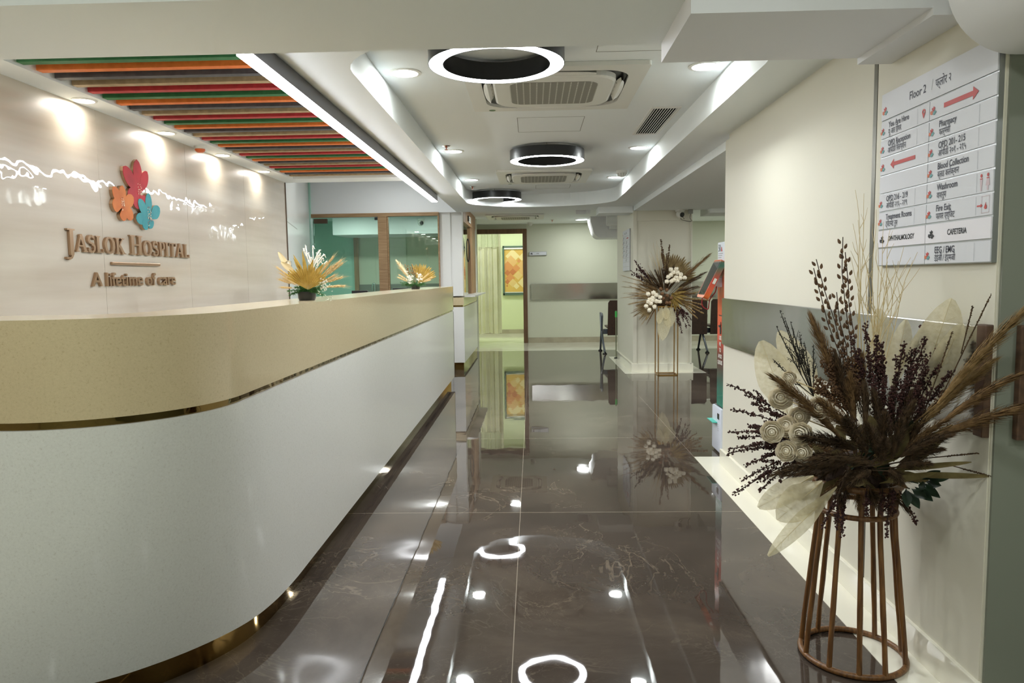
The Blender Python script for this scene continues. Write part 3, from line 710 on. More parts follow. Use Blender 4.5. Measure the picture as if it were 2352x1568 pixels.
# ------------------------------------------------------------------ timber baffles in the slot
cols = [mat('baffle_green', (52, 122, 72), 0.55, var=(30, (46, 110, 64))), mat('baffle_orange', (238, 130, 56), 0.55, var=(30, (226, 118, 46))), mat('baffle_charcoal', (88, 88, 92), 0.55, var=(30, (76, 76, 80))),
        mat('baffle_tan', (182, 158, 122), 0.55, var=(30, (166, 142, 108))), mat('baffle_red', (194, 54, 58), 0.55, var=(30, (174, 46, 52)))]
names = ['green', 'orange', 'charcoal', 'tan', 'red']
NB = 29; pitch = (6.39 - 2.965) / NB
order = ['first', 'second', 'third', 'fourth', 'fifth', 'sixth']
meshes = {}
for i in range(NB):
    k = i % 5; y = 2.985 + i * pitch
    lb = '%s ceiling baffle, %s %s one counted from the near end of the slot' % (names[k], order[i // 5], names[k])
    if k not in meshes:
        mb = MB(); mb.bev(SLOT[0] + 0.012, SLOT[1] - 0.004, -0.021, 0.021, 2.148, 2.262, 0.0015); o = mb.build('ceiling_baffle', cols[k]); meshes[k] = o; o.location = (0, y, 0)
    else:
        o = meshes[k].copy(); C.objects.link(o); o.location = (0, y, 0)
    tag(o, lb, 'ceiling baffle', 'coloured baffles in the ceiling slot')
m = MB(); m.box(SLOT[0], SLOT[1], SLOT[2], SLOT[3], 2.275, 2.295); struct(m, 'ceiling_slot_back', mat('slot_dark', (60, 58, 56), 0.8))

# ------------------------------------------------------------------ lamps
t = thing('linear_light', 'long white linear light hung along the edge of the baffled slot', 'ceiling light', (-1.03, 5.2, 2.06))
m = MB(); m.box(-1.058, -0.995, 2.66, 7.75, 2.066, 2.135); m.build('light_housing', M['gun'], t)
for a, c in ((2.662, 3.815), (3.82, 5.12), (5.125, 6.42), (6.425, 7.748)):
    m = MB(); m.box(-1.056, -0.997, a, c, 2.060, 2.067); m.build('light_diffuser', M['ledlight'], t)
for y in (3.9, 5.3, 7.2):
    m = MB(); m.tube([(-1.026, y, 2.13), (-1.026, y, 2.30 if y < 6.4 else 2.62)], 0.003, 6); m.build('hanger_wire', M['steel'], t)

def ring_pendant(c, label):
    t = thing('ring_pendant', label, 'ceiling light', (c[0], c[1], 2.20), 'black ring pendants in the tray ceiling')
    Ro, Ri, z0, z1 = 0.305, 0.238, 2.20, 2.282
    m = MB(); m.lathe([(Ro, z0 - .001), (Ro, z1), (Ro - .004, z1), (Ro - .004, z0 + .006), (Ri + .004, z0 + .006), (Ri + .004, z1), (Ri, z1), (Ri, z0 - .001), (Ri + .003, z0 - .001), (Ri + .003, z0 + .004), (Ro - .003, z0 + .004), (Ro - .003, z0 - .001), (Ro, z0 - .001)], (c[0], c[1], 0), 72, cap=False)
    m.lathe([(Ro - .004, z1 - .003), (Ro - .004, z1), (Ri + .004, z1), (Ri + .004, z1 - .003), (Ro - .004, z1 - .003)], (c[0], c[1], 0), 72, cap=False)
    m.build('ring_housing', M['black'], t, True)
    m = MB(); m.lathe([(Ro - .004, z0 + .0005), (Ro - .004, z0 + .004), (Ri + .004, z0 + .004), (Ri + .004, z0 + .0005), (Ro - .004, z0 + .0005)], (c[0], c[1], 0), 72, cap=False); m.build('light_diffuser', M['ringlight'], t, True)
    for k in range(3):
        a = 0.5 + k * 2 * PI / 3; r = 0.27
        m = MB(); m.tube([(c[0] + r * math.cos(a), c[1] + r * math.sin(a), z1 - .01), (c[0] + r * math.cos(a), c[1] + r * math.sin(a), ZT)], 0.004, 6); m.build('hanger_rod', M['steel'], t)
ring_pendant((-0.15, 3.345), 'nearest and largest looking black ring light, cut by the ceiling beam')
ring_pendant((0.131, 6.07), 'middle black ring light, hung between the two ceiling air units')
ring_pendant((-0.43, 8.97), 'farthest black ring light at the rounded end of the tray')

def downlight(c, r, zc, label, warm=False, power=10, group=None, spot=False, size=None):
    t = thing('downlight', label, 'ceiling light', (c[0], c[1], zc), group)
    m = MB(); m.lathe([(r * 1.28, 0), (r * 1.28, -0.004), (r * 1.02, -0.006), (r * 1.0, -0.002), (r * 1.0, 0)], (c[0], c[1], zc), 36, cap=False); m.build('trim_ring', M['white_p'], t, True)
    m = MB(); m.lathe([(0.0005, -0.0025), (r * 1.0, -0.0025), (r * 1.0, -0.0005), (0.0005, -0.0005)], (c[0], c[1], zc), 36, cap=False); m.build('light_diffuser', M['disc_warm' if warm else 'disc'], t)
    if spot:
        arealight('downlight_beam', (c[0], c[1], zc - 0.008), r * 2, power, (1.0, 0.97, 0.9), t)
    else:
        arealight('downlight_beam', (c[0], c[1], zc - 0.008), r * 2, power, (0.95, 1.0, 0.97), t)
    return t
for i, y in enumerate((3.79, 6.10, 7.86)):
    for s, x in (('left', -0.64), ('right', 0.885)):
        downlight((x, y), 0.067, ZT, '%s downlight on the %s side of the tray ceiling' % (('nearest', 'middle', 'farthest')[i], s), False, P_TRAY, 'downlights in the tray ceiling')
downlight((-2.17, 2.765), 0.045, ZC, 'recessed spot over the panelled wall, hidden behind the beam at the near end', True, P_SPOT, 'spots over the panelled wall', True)
for i, y in enumerate((3.556, 4.349, 5.136, 5.924)):
    downlight((-2.17, y), 0.045, ZC, 'recessed spot over the panelled wall, %s in view from the near end' % ('first', 'second', 'third', 'fourth')[i], True, P_SPOT, 'spots over the panelled wall', True)
for i, (x, y) in enumerate(((-1.4, 0.9), (0.4, 0.9), (-1.4, -1.2), (0.4, -1.2), (1.9, 0.3))):
    downlight((x, y), 0.075, 2.40, 'lobby downlight behind the camera, outside the picture', False, P_FRONT, 'lobby downlights')
downlight((0.88, 13.05), 0.10, 2.26, 'single downlight before the far wall, beside the white duct', False, P_BACK, None)
downlight((2.95, 11.6), 0.08, 2.26, 'downlight of the waiting area, seen at the edge of the cream wall', False, P_BACK, None)
for i, (x, y, z) in enumerate(((2.2, 5.9, 2.08), (3.4, 5.9, 2.08), (2.4, 7.9, 2.08), (3.6, 8.4, 2.08), (-0.3, 11.0, 2.26), (1.9, 12.9, 2.26), (3.9, 12.6, 2.26))):
    downlight((x, y), 0.075, z, 'ceiling downlight of the waiting area or corridor, out of direct view', False, P_BACK, 'hidden corridor downlights')
for i, (x, y) in enumerate(((-2.8, 10.9), (-1.6, 10.8))):
    downlight((x, y), 0.07, 2.26, '%s ceiling downlight inside the glazed room' % ('left', 'right')[i], False, P_GLASSROOM, None)
for i, (x, y) in enumerate(((-0.3, 15.3), (-1.4, 15.0))):
    downlight((x, y), 0.08, 2.60, '%s ceiling downlight inside the green room' % ('right', 'left')[i], False, P_DOORROOM, None)
for i, (x, y) in enumerate(((-1.7, 7.6), (-1.7, 9.0))):
    downlight((x, y), 0.06, 2.62, '%s downlight high in the recess behind the desk' % ('nearer', 'farther')[i], False, P_BACK * 0.5, None)
# ------------------------------------------------------------------ ceiling air units
def rrect(cx, cy, hx, hy, r, n=6):
    return ell(cx + hx - r, cy + hy - r, r, r, 0, 90, n) + ell(cx - hx + r, cy + hy - r, r, r, 90, 180, n) + ell(cx - hx + r, cy - hy + r, r, r, 180, 270, n) + ell(cx + hx - r, cy - hy + r, r, r, 270, 360, n)
def scale_loop(loop, cx, cy, s): return [(cx + (x - cx) * s, cy + (y - cy) * s) for x, y in loop]
def loft(mb, loops, cap_last=True):
    """loops: list of (loop2d, z)"""
    n = len(loops[0][0]); vs = [(x, y, z) for l, z in loops for x, y in l]
    fs = [(i * n + j, i * n + (j + 1) % n, (i + 1) * n + (j + 1) % n, (i + 1) * n + j) for i in range(len(loops) - 1) for j in range(n)]
    if cap_last: fs.append([(len(loops) - 1) * n + j for j in range(n)])
    mb.add(vs, fs)
grille = mat('grille_mesh_grey', (150, 148, 138), 0.6)
nt = grille.node_tree; b = nt.nodes['Principled BSDF']; tc = nt.nodes['Texture Coordinate']
sp = nt.nodes.new('ShaderNodeSeparateXYZ'); nt.links.new(tc.outputs['Object'], sp.inputs[0])
def mnode(op, a, v=None, c=None):
    q = nt.nodes.new('ShaderNodeMath'); q.operation = op; nt.links.new(a, q.inputs[0])
    if c is not None: nt.links.new(c, q.inputs[1])
    elif v is not None: q.inputs[1].default_value = v
    return q.outputs[0]
fx = mnode('LESS_THAN', mnode('ABSOLUTE', mnode('SUBTRACT', mnode('FRACT', mnode('ADD', mnode('DIVIDE', sp.outputs[0], 0.036), 20.0)), 0.5)), 0.09)
fy = mnode('LESS_THAN', mnode('FRACT', mnode('ADD', mnode('DIVIDE', sp.outputs[1], 0.018), 20.0)), 0.5)
ff = mnode('MULTIPLY', fx, None, fy)
mx = nt.nodes.new('ShaderNodeMix'); mx.data_type = 'RGBA'; nt.links.new(ff, mx.inputs['Factor']); mx.inputs['A'].default_value = lin((140, 138, 128)); mx.inputs['B'].default_value = lin((226, 226, 218))
nt.links.new(mx.outputs['Result'], b.inputs['Base Color'])
green_dot = mat('indicator_green', (70, 104, 66), 0.3)
def cassette(c, zc, label):
    cx, cy = c; t = thing('ceiling_air_unit', label, 'air conditioner', (cx, cy, zc), 'ceiling air units')
    H = 0.47
    mb = slab(rrect(cx, cy, H, H, 0.015), [rrect(cx, cy, 0.385, 0.385, 0.14)], zc - 0.022, zc - 0.001); mb.build('frame', M['white_p'], t)
    m = MB(); m.box(cx - .40, cx + .40, cy - .40, cy + .40, zc - 0.004, zc - 0.001); m.build('air_outlet', M['black_p'], t)
    I = rrect(cx, cy, 0.325, 0.325, 0.12)
    m = MB(); loft(m, [(I, zc - 0.004), (I, zc - 0.028), (scale_loop(I, cx, cy, 0.96), zc - 0.036)]); m.build('inner_panel', M['white_p'], t)
    G = rrect(cx, cy, 0.235, 0.235, 0.07)
    m = MB(); loft(m, [(G, zc - 0.034), (G, zc - 0.0385)]); m.build('grille', grille, t)
    for k in range(4):
        a = k * PI / 2; R_ = Matrix.Translation((cx, cy, 0)) @ Matrix.Rotation(a, 4, 'Z')
        m = MB(); L = 0.21; vs = []; n = 10
        for i in range(n + 1):
            s = -1 + 2 * i / n; hw = 0.022 * (1 - s * s) ** 0.5 + 0.004
            for q, dz in ((-1, -.012), (0, -.034), (1, -.026)): vs.append(R_ @ Vector((0.355 + hw * q, L * s, zc + dz)))
        fs = [(i * 3 + j, i * 3 + j + 1, i * 3 + j + 4, i * 3 + j + 3) for i in range(n) for j in range(2)]
        m.add(vs, fs); m.build('flap', M['white_p'], t, True)
        m = MB()
        for s in (-.12, -.04, .04, .12):
            p = [R_ @ Vector(q) for q in ((0.335, s - .002, zc - .02), (0.375, s - .002, zc - .02), (0.375, s + .002, zc - .004), (0.335, s + .002, zc - .004))]
            m.add(p, [(0, 1, 2, 3)])
        m.build('vane', M['grey_p'], t)
    m = MB(); m.lathe([(0.02, -0.0235), (0.02, -0.020)], (cx - 0.36, cy + 0.44, zc), 20); m.build('sensor_eye', green_dot, t)
cassette((0.125, 4.13), ZT, 'nearest ceiling air unit, half behind the first ring light')
cassette((0.125, 7.66), ZT, 'ceiling air unit at the far end of the tray, beyond the middle ring')
cassette((-0.27, 12.1), 2.26, 'small looking ceiling air unit in the far corridor before the doorway')

t = thing('air_vent', 'slatted ceiling vent beside the right edge of the tray', 'vent', (0.85, 5.09, ZT))
m = slab([(0.755, 4.66), (0.945, 4.66), (0.945, 5.53), (0.755, 5.53)], [[(0.775, 4.69), (0.925, 4.69), (0.925, 5.50), (0.775, 5.50)]], ZT - 0.006, ZT - 0.0005); m.build('frame', M['white_p'], t)
m = MB(); m.box(0.775, 0.925, 4.69, 5.50, ZT - 0.0015, ZT - 0.0006); m.build('vent_back', mat('vent_black', (6, 6, 6), 0.9, spec=0.0), t)
for i in range(9):
    x = 0.783 + i * 0.0167
    m = MB(); m.box(x, x + 0.0055, 4.69, 5.50, ZT - 0.005, ZT - 0.003); m.build('slat', M['white_p'], t)

def detector(c, zc, label, body, dome, r=0.05, name='smoke_detector', cat='smoke detector'):
    t = thing(name, label, cat, (c[0], c[1], zc))
    m = MB(); m.lathe([(r, 0), (r, -r * .45), (r * .92, -r * .5)], (c[0], c[1], zc), 28); m.build('base', body, t, True)
    m = MB(); m.lathe([(r * .86, -r * .5), (r * .84, -r * .75), (r * .6, -r * 1.0), (r * .45, -r * 1.08)], (c[0], c[1], zc), 28); m.build('sensing_head' if body is dome else 'sounder', dome, t, True)
    if body is dome:
        m = MB()
        for k in range(10):
            a = 2 * PI * k / 10; m.tube([(c[0] + r * .852 * math.cos(a), c[1] + r * .852 * math.sin(a), zc - r * .53), (c[0] + r * .70 * math.cos(a), c[1] + r * .70 * math.sin(a), zc - r * .9)], r * .06, 6)
        m.build('vents', M['gun'], t)
or_pl = mat('sounder_orange', (222, 104, 44), 0.3, coat=0.4)
detector((-2.205 + .03, 4.80), ZC, 'orange and white fire sounder under the ceiling over the emblem wall', M['white_p'], or_pl, 0.038, 'fire_sounder', 'alarm')
detector((0.905, 7.40), ZT, 'white smoke detector in the tray near its far right downlight', M['white_p'], M['white_p'], 0.055)
detector((-0.03, 13.55), 2.26, 'white smoke detector of the corridor ceiling above the name plate', M['white_p'], M['white_p'], 0.05)
def sprinkler(c, zc, label):
    t = thing('sprinkler', label, 'sprinkler', (c[0], c[1], zc), 'ceiling sprinklers')
    m = MB(); m.lathe([(0.034, 0), (0.034, -0.003), (0.024, -0.007), (0.012, -0.007)], (c[0], c[1], zc), 24); m.build('escutcheon', M['chrome'], t, True)
    m = MB(); m.lathe([(0.010, -0.006), (0.010, -0.014), (0.004, -0.016), (0.004, -0.03)], (c[0], c[1], zc), 12)
    m.lathe([(0.016, -0.030), (0.016, -0.032)], (c[0], c[1], zc), 14); m.build('sprinkler_head', mat('copper', (176, 96, 66), 0.35, metal=0.6), t, True)
sprinkler((-0.672, 5.85), ZT, 'copper sprinkler at the left edge of the tray by the middle downlight')
sprinkler((-0.677, 8.43), ZT, 'sprinkler at the left edge of the tray by the farthest ring light')
sprinkler((0.36, 13.0), 2.26, 'sprinkler of the far corridor near its single downlight')

def dome_camera(c, aim, label, r=0.055, base_ax=(0, 0, 1)):
    t = thing('security_camera', label, 'security camera', c); c = Vector(c); ax = Vector(base_ax)
    m = MB(); m.lathe([(r, 0), (r, -r * .35), (r * .8, -r * .5)], c, 24, axis=ax); m.build('mount', M['white_p'], t, True)
    e = c - ax * r * 0.95; d = Vector(aim).normalized()
    m = MB(); m.ball(e, r * .82, 3); m.build('ball_housing', M['white_p'], t, True)
    m = MB(); m.lathe([(r * .52, r * .58), (r * .50, r * .84), (r * .3, r * .9)], e, 24, axis=d); m.build('lens', M['black_p'], t, True)
dome_camera((0.57, 9.95, 2.26), (0.05, -1, -0.25), 'ball security camera on the corridor ceiling, facing the hall', 0.065)
dome_camera((1.88, 9.36, 2.08), (0.55, -1, -0.3), 'ball security camera on the soffit over the pillar', 0.06)
def smooth_loop(P):
    out = []
    for i in range(len(P) - 1):
        p0 = P[max(i - 1, 0)]; p1 = P[i]; p2 = P[i + 1]; p3 = P[min(i + 2, len(P) - 1)]
        for k in range(6):
            s = k / 6; out.append(0.5 * ((2 * p1) + (p2 - p0) * s + (2 * p0 - 5 * p1 + 4 * p2 - p3) * s * s + (3 * p1 - p0 - 3 * p2 + p3) * s ** 3))
    return out + [P[-1]]
t = thing('junction_box', 'small grey cable box with a loose black loop beside the pillar camera', 'box', (2.01, 9.36, 2.08))
m = MB(); m.bev(1.985, 2.04, 9.34, 9.375, 2.025, 2.08, 0.003); m.build('box_body', M['grey_p'], t)
cb = at(1573, 495, 9.38); m = MB(); pts = [Vector((2.015, 9.36, 2.025)), at(1585, 500, 9.38), at(1588, 508, 9.38), at(1575, 507, 9.38), at(1564, 503, 9.38), at(1566, 497, 9.38), at(1572, 503, 9.38)]
m.tube(smooth_loop(pts), 0.003, 6); m.build('cable', M['black_p'], t, True)
dome_camera((-1.76, 11.58, 2.20), (0.4, -1, -0.2), 'round camera seen through the right pane of the glass screen', 0.06)

# ------------------------------------------------------------------ directory boards
ink = mat('sign_ink', (62, 62, 76), 0.6); ink_b = mat('paper_ink', (30, 30, 34), 0.6)
sred = mat('sign_red', (186, 54, 48), 0.5); sor = mat('sign_orange', (214, 116, 74), 0.5); ste = mat('sign_teal', (96, 160, 160), 0.5)
alu = mat('aluminium', (176, 178, 178), 0.3, metal=0.8); board = mat('sign_white', (216, 218, 224), 0.5, spec=0.25); paper = mat('paper_white', (232, 230, 236), 0.7)
pale_line = mat('sign_pale_line', (188, 190, 196), 0.6)
def mini_emblem(parent, Mx, x, y, s, mats=None):
    """little three-flower mark, s = height"""
    out = [MB(), MB(), MB()]
    for j, col in enumerate(('red', 'orange', 'teal')):
        c, pets, _ = FL[col]; q = s / 0.38
        for tp_, wd in pets:
            poly = [(x + (px - 4.07) * q, y + (py - 1.566) * q) for px, py in petal(c, tp_, wd, 5)]
            out[j].prism(poly, Mx, 0.0004, 0.0006 + j * .0002)
    if mats: 
        a = MB(); [a.add(o.v, o.f) for o in out]; a.build('emblem', mats, parent); return
    a = MB()
    for j, o in enumerate(out): a.cur = j; a.add(o.v, o.f)
    a.build('emblem', [sred, sor, ste], parent)
def arrow(mb, Mx, x0, x1, y, h, left=False):
    hl = h * 1.5; hw = h * 1.05; sh = h * 0.40
    P = [(x0, y - sh), (x1 - hl, y - sh), (x1 - hl, y - hw), (x1, y), (x1 - hl, y + hw), (x1 - hl, y + sh), (x0, y + sh)]
    if left: P = [(x0 + x1 - a, c) for a, c in P][::-1]
    mb.prism(P, Mx, 0.0003, 0.0009)
RIGHT_ROWS = [('ARROW_R', '', ''), ('Pharmacy', 'फार्मेसी', ''), ('OPD 201- 215', 'ओपीडी २०१ - २१५', ''), ('Blood Collection', 'ब्लड कलेक्शन', ''), ('Washroom', 'वाशरूम', 'wc'), ('Fire Exit', 'फायर एग्जिट'.replace('जि', 'िज'), 'exit'), ('CAFETERIA', None, 'paper'), ('EEG / EMG', 'ईईजी / ईएमजी', '')]
LEFT_ROWS = [('You Are Here', 'यू आर ' + 'िहयर', 'pin'), ('OPD Reception', 'ओपीडी ' + 'िरसेप्शन', ''), ('ARROW_L', '', ''), ('', '', ''), ('OPD 216 - 219', 'ओपीडी २१६ - २१९', ''), ('Treatment Rooms', 'ट्रीटमेंट रूम', ''), ('OPHTHALMOLOGY', None, 'paper'), ('', '', '')]
def directory(Mx, W_, H_, base, label, detail=True, th=0.018, left_rows=LEFT_ROWS, right_rows=RIGHT_ROWS):
    """Mx: lower left corner of the board's back plane"""
    t = thing('directory_board', label, 'directory sign', base)
    def bx(mb, x0, x1, y0, y1, z0, z1): mb.prism([(x0, y0), (x1, y0), (x1, y1), (x0, y1)], Mx, z0, z1)
    m = MB(); bx(m, 0, W_, 0, H_, 0, th - 0.004); m.build('back_tray', alu, t)
    row = H_ / 9.5; xm = W_ * 0.49; g = row * 0.045
    Mf_ = Mx @ Matrix.Translation((0, 0, th))
    m = MB(); bx(m, 0.004, W_ - .002, H_ - 1.5 * row + g, H_ - .002, th - 0.004, th); hd = m.build('header_panel', board, t)
    m = MB(); hx = W_ * (0.50 if detail else .45)
    put_text(m, 'Floor 2', Mf_, W_ * .30, H_ - row * .98, row * .40, 0.95, bold=0.012); put_text(m, 'फ्लोर २', Mf_, W_ * .535, H_ - row * .98, row * .40, 0.8, bold=0.006); m.build('lettering', ink, hd)
    m = MB(); m.prism([(W_ * .50, H_ - row * 1.0), (W_ * .503, H_ - row * 1.0), (W_ * .512, H_ - row * .5), (W_ * .509, H_ - row * .5)], Mf_, .0003, .0006); m.build('slash', pale_line, hd)
    mini_emblem(hd, Mf_, W_ * .045, H_ - row * 1.2, row * .46)
    for side, rows, xa, xb in (('L', left_rows, 0.004, xm - .002), ('R', right_rows, xm + .002, W_ - .002)):
        for i, (en, hi, icon) in enumerate(rows):
            y1 = H_ - (1.5 + i) * row - g; y0 = y1 - row + 2 * g; hgt = y1 - y0; wdt = xb - xa
            isp = icon == 'paper'; m = MB(); bx(m, xa, xb, y0, y1, th - 0.004, th - 0.0005 if not isp else th + 0.0004); p = m.build('sign_panel', paper if isp else board, t)
            if not en: continue
            f2 = Mf_
            if en.startswith('ARROW'):
                m = MB(); lf = en.endswith('L'); arrow(m, f2, xa + wdt * .24, xa + wdt * .76, (y0 + y1) / 2, hgt * (.30 if not lf else .27), lf); m.build('arrow', sred, p)
                mini_emblem(p, f2, xa + wdt * .06, y0 + hgt * .22, hgt * .46); continue
            m = MB()
            if isp:
                f2 = Mf_ @ Matrix.Translation((0, 0, .0006)); put_text(m, en, f2, xa + wdt * .52, y0 + hgt * .36, hgt * .28, .85, bold=.025, align='C'); m.build('lettering', ink_b, p)
                mini_emblem(p, f2, xa + wdt * .10, y0 + hgt * .24, hgt * .46, ink_b); continue
            put_text(m, en, f2, xa + wdt * .17, y0 + hgt * .56, hgt * .33, .86, bold=.014)
            put_text(m, hi, f2, xa + wdt * .17, y0 + hgt * .14, hgt * .33, .74, bold=.006); m.build('lettering', ink, p)
            mini_emblem(p, f2, xa + wdt * .04, y0 + hgt * .22, hgt * .42)
            m = MB(); m.prism([(xa + wdt * .78, y0 + hgt * .06), (xa + wdt * .783, y0 + hgt * .06), (xa + wdt * .783, y1 - hgt * .06), (xa + wdt * .78, y1 - hgt * .06)], f2, .0003, .0006); m.build('divider_line', pale_line, p)
            if not detail: continue
            if icon == 'pin':
                cx_, cy_, r_ = xa + wdt * .90, y0 + hgt * .60, hgt * .16; m = MB()
                a_ = arc(cx_, cy_, r_, r_, -30, 210, 16); i_ = arc(cx_, cy_, r_ * .48, r_ * .48, -30, 210, 16)
                for k in range(16): m.prism([a_[k], a_[k + 1], i_[k + 1], i_[k]], f2, .0003, .0009)
                m.prism([a_[0], i_[0], (cx_, cy_ - r_ * .5), i_[-1], a_[-1], (cx_, cy_ - r_ * 2.2)], f2, .0003, .0009); m.build('location_pin', sred, p)
            if icon == 'wc':
                for k, cx_ in enumerate((xa + wdt * .845, xa + wdt * .935)):
                    m = MB(); cy_ = y0 + hgt * .80; m.prism(arc(cx_, cy_, hgt * .075, hgt * .085, 0, 360, 12)[:-1], f2, .0003, .0008)
                    m.prism([(cx_ - hgt * .10, cy_ - hgt * .12), (cx_ + hgt * .10, cy_ - hgt * .12), (cx_ + hgt * .08, cy_ - hgt * .17), (cx_ - hgt * .08, cy_ - hgt * .17)], f2, .0003, .0008); m.build('figure', sred, p)
                    m = MB(); o_ = [(cx_ - hgt * .10, cy_ - hgt * .18), (cx_ + hgt * .10, cy_ - hgt * .18), (cx_ + hgt * (.16 if k else .07), cy_ - hgt * .5), (cx_ + hgt * .05, cy_ - hgt * .5), (cx_ + hgt * .05, cy_ - hgt * .72), (cx_ - hgt * .05, cy_ - hgt * .72), (cx_ - hgt * .05, cy_ - hgt * .5), (cx_ - hgt * (.16 if k else .07), cy_ - hgt * .5)]
                    m.prism(o_, f2, .0002, .0005); m.build('figure_outline', mat('sign_faint_pink', (206, 186, 192), 0.6) if not k else bpy.data.materials['sign_faint_pink'], p)
            if icon == 'exit':
                m = MB(); x0_, x1_ = xa + wdt * .86, xa + wdt * .965
                for q in ((x0_, x0_ + .0012, y0 + hgt * .12, y1 - hgt * .08), (x1_ - .0012, x1_, y0 + hgt * .12, y1 - hgt * .08), (x0_, x1_, y1 - hgt * .1, y1 - hgt * .08), (x0_, x1_, y0 + hgt * .12, y0 + hgt * .14)): m.prism([(q[0], q[2]), (q[1], q[2]), (q[1], q[3]), (q[0], q[3])], f2, .0003, .0006)
                m.build('door_outline', bpy.data.materials['sign_faint_pink'], p)
                m = MB(); cx_ = xa + wdt * .915; cy_ = y0 + hgt * .38; s_ = hgt * .2
                m.prism([(cx_ - s_ * .5, cy_), (cx_ - s_ * .2, cy_ - s_ * .4), (cx_ + s_ * .3, cy_ - s_ * .4), (cx_ + s_ * .55, cy_), (cx_ + s_ * .5, cy_ + s_ * .5), (cx_ + s_ * .25, cy_ + s_ * .4), (cx_ + s_ * .15, cy_ + s_ * 1.2), (cx_ - s_ * .2, cy_ + s_ * .5)], f2, .0003, .0009)
                arrow(m, f2, xa + wdt * .80, xa + wdt * .875, y0 + hgt * .48, hgt * .09); m.build('fire_exit_mark', sred, p)
    return t
SW, SH = 0.640, 0.592
directory(frame((XR - 0.003, 2.625, 1.272), '-x') , SW, SH, (XR, 2.3, 1.27), 'large white floor directory board on the cream wall over the dried bouquet')
R2 = [('ARROW_R', '', ''), ('Pharmacy', 'फार्मेसी', ''), ('Blood Collection', 'ब्लड कलेक्शन', ''), ('Washroom', 'वाशरूम', ''), ('OPD 201- 215', 'ओपीडी', ''), ('Fire Exit', 'फायर', ''), ('', '', ''), ('', '', '')]
L2 = [('You Are Here', 'यू आर', ''), ('OPD Reception', 'ओपीडी', ''), ('Washroom', 'वाशरूम', ''), ('Treatment Rooms', 'रूम', ''), ('OPD 216 - 219', 'ओपीडी', ''), ('', '', ''), ('', '', ''), ('', '', '')]
directory(frame((1.30, 10.365, 1.32), '-x'), 0.69, 0.555, (1.30, 10.0, 1.32), 'small looking floor directory board on the side of the far pillar', False, 0.02, L2, R2)

t = thing('name_plate', 'silver room name plate on the far wall right of the doorway', 'sign', (0.11, 13.88, 1.66))
Mp = frame((-0.053, 13.89, 1.665), '-y')
m = MB(); m.prism(rrect(.1645, .036, .1645, .036, .006, 3), Mp, 0, 0.03); m.build('plate', alu, t)
m = MB(); m.prism(rrect(.1645, .036, .155, .028, .003, 3), Mp, 0.03, 0.032); fp = m.build('plate_face', board, t)
Mq = Mp @ Matrix.Translation((0, 0, .032)); m = MB(); m.prism([(.13, .03), (.195, .03), (.195, .042), (.13, .042)], Mq, .0003, .0006); m.cur = 0
m = MB(); put_text(m, 'OTSES', Mq, .13, .028, .016, .8, bold=.02); m.build('lettering', ink_b, fp)
mini_emblem(fp, Mq, .04, .018, .036, ink_b)

# ------------------------------------------------------------------ feedback kiosk
t = thing('feedback_kiosk', 'orange and white tablet kiosk behind the far end of the cream wall', 'kiosk', (1.42, 5.09, 0))
kw = mat('kiosk_white', (216, 222, 236), 0.3, coat=0.3)
ko = bpy.data.materials.new('kiosk_gradient'); ko.use_nodes = True
nt = ko.node_tree; b = nt.nodes['Principled BSDF']; tc = nt.nodes.new('ShaderNodeTexCoord'); sp = nt.nodes.new('ShaderNodeSeparateXYZ'); r = nt.nodes.new('ShaderNodeValToRGB')
mr = nt.nodes.new('ShaderNodeMapRange'); mr.inputs[1].default_value = 0.33; mr.inputs[2].default_value = 1.34
nt.links.new(tc.outputs['Object'], sp.inputs[0]); nt.links.new(sp.outputs[2], mr.inputs[0]); nt.links.new(mr.outputs[0], r.inputs[0]); nt.links.new(r.outputs[0], b.inputs['Base Color']); b.inputs['Roughness'].default_value = 0.25
cr = r.color_ramp; cr.elements[0].color = lin((20, 124, 104)); cr.elements[0].position = 0.0; cr.elements[1].color = lin((232, 116, 44)); cr.elements[1].position = 1.0
for p_, c_ in ((0.12, (34, 110, 96)), (0.26, (78, 66, 64)), (0.36, (112, 48, 48)), (0.48, (206, 66, 50)), (0.7, (222, 92, 48))): e = cr.elements.new(p_); e.color = lin(c_)
m = MB(); m.bev(1.285, 1.60, 4.97, 5.215, 0.012, 0.325, 0.012); bs = m.build('base_box', kw, t, True)
m = MB(); m.box(1.30, 1.58, 4.985, 5.20, 0.325, 0.33); m.box(1.30, 1.58, 4.985, 5.2, 0.0, 0.012); m.build('base_top_plate', M['black_p'], bs)
m = MB(); m.box(1.2835, 1.2855, 5.01, 5.06, 0.245, 0.285); m.build('slot_plate', M['black_p'], bs)
m = MB(); Mk = frame((1.2845, 5.05, 0.21), '-x')
for k in range(4): m.prism([(0, -k * .014), (.035 - .004 * (k % 2), -k * .014), (.035 - .004 * (k % 2), -k * .014 - .004), (0, -k * .014 - .004)], Mk, 0.0002, 0.0008)
m.build('small_print', pale_line, bs)
m = MB(); m.bev(1.302, 1.42, 4.985, 5.155, 0.33, 1.345, 0.004); colm = m.build('column', ko, t)
Mk = frame((1.3015, 5.07, 0.0), '-x')
for k, wd_ in enumerate(('USE', 'ME', 'TO', 'AVOID', 'QUEUES')):
    m = MB(); put_text(m, wd_, Mk, 0.0, 0.800 - k * 0.043, 0.026, width={'USE': .062, 'ME': .045, 'TO': .045, 'AVOID': .098, 'QUEUES': .125}[wd_], bold=.03, align='C'); m.build('lettering', M['white_p'], colm)
m = MB(); m.prism([(-.03, .965), (.05, .965), (.05, .971), (-.03, .971)], Mk, .0002, .002); m.build('lock_slot', M['gun'], colm)
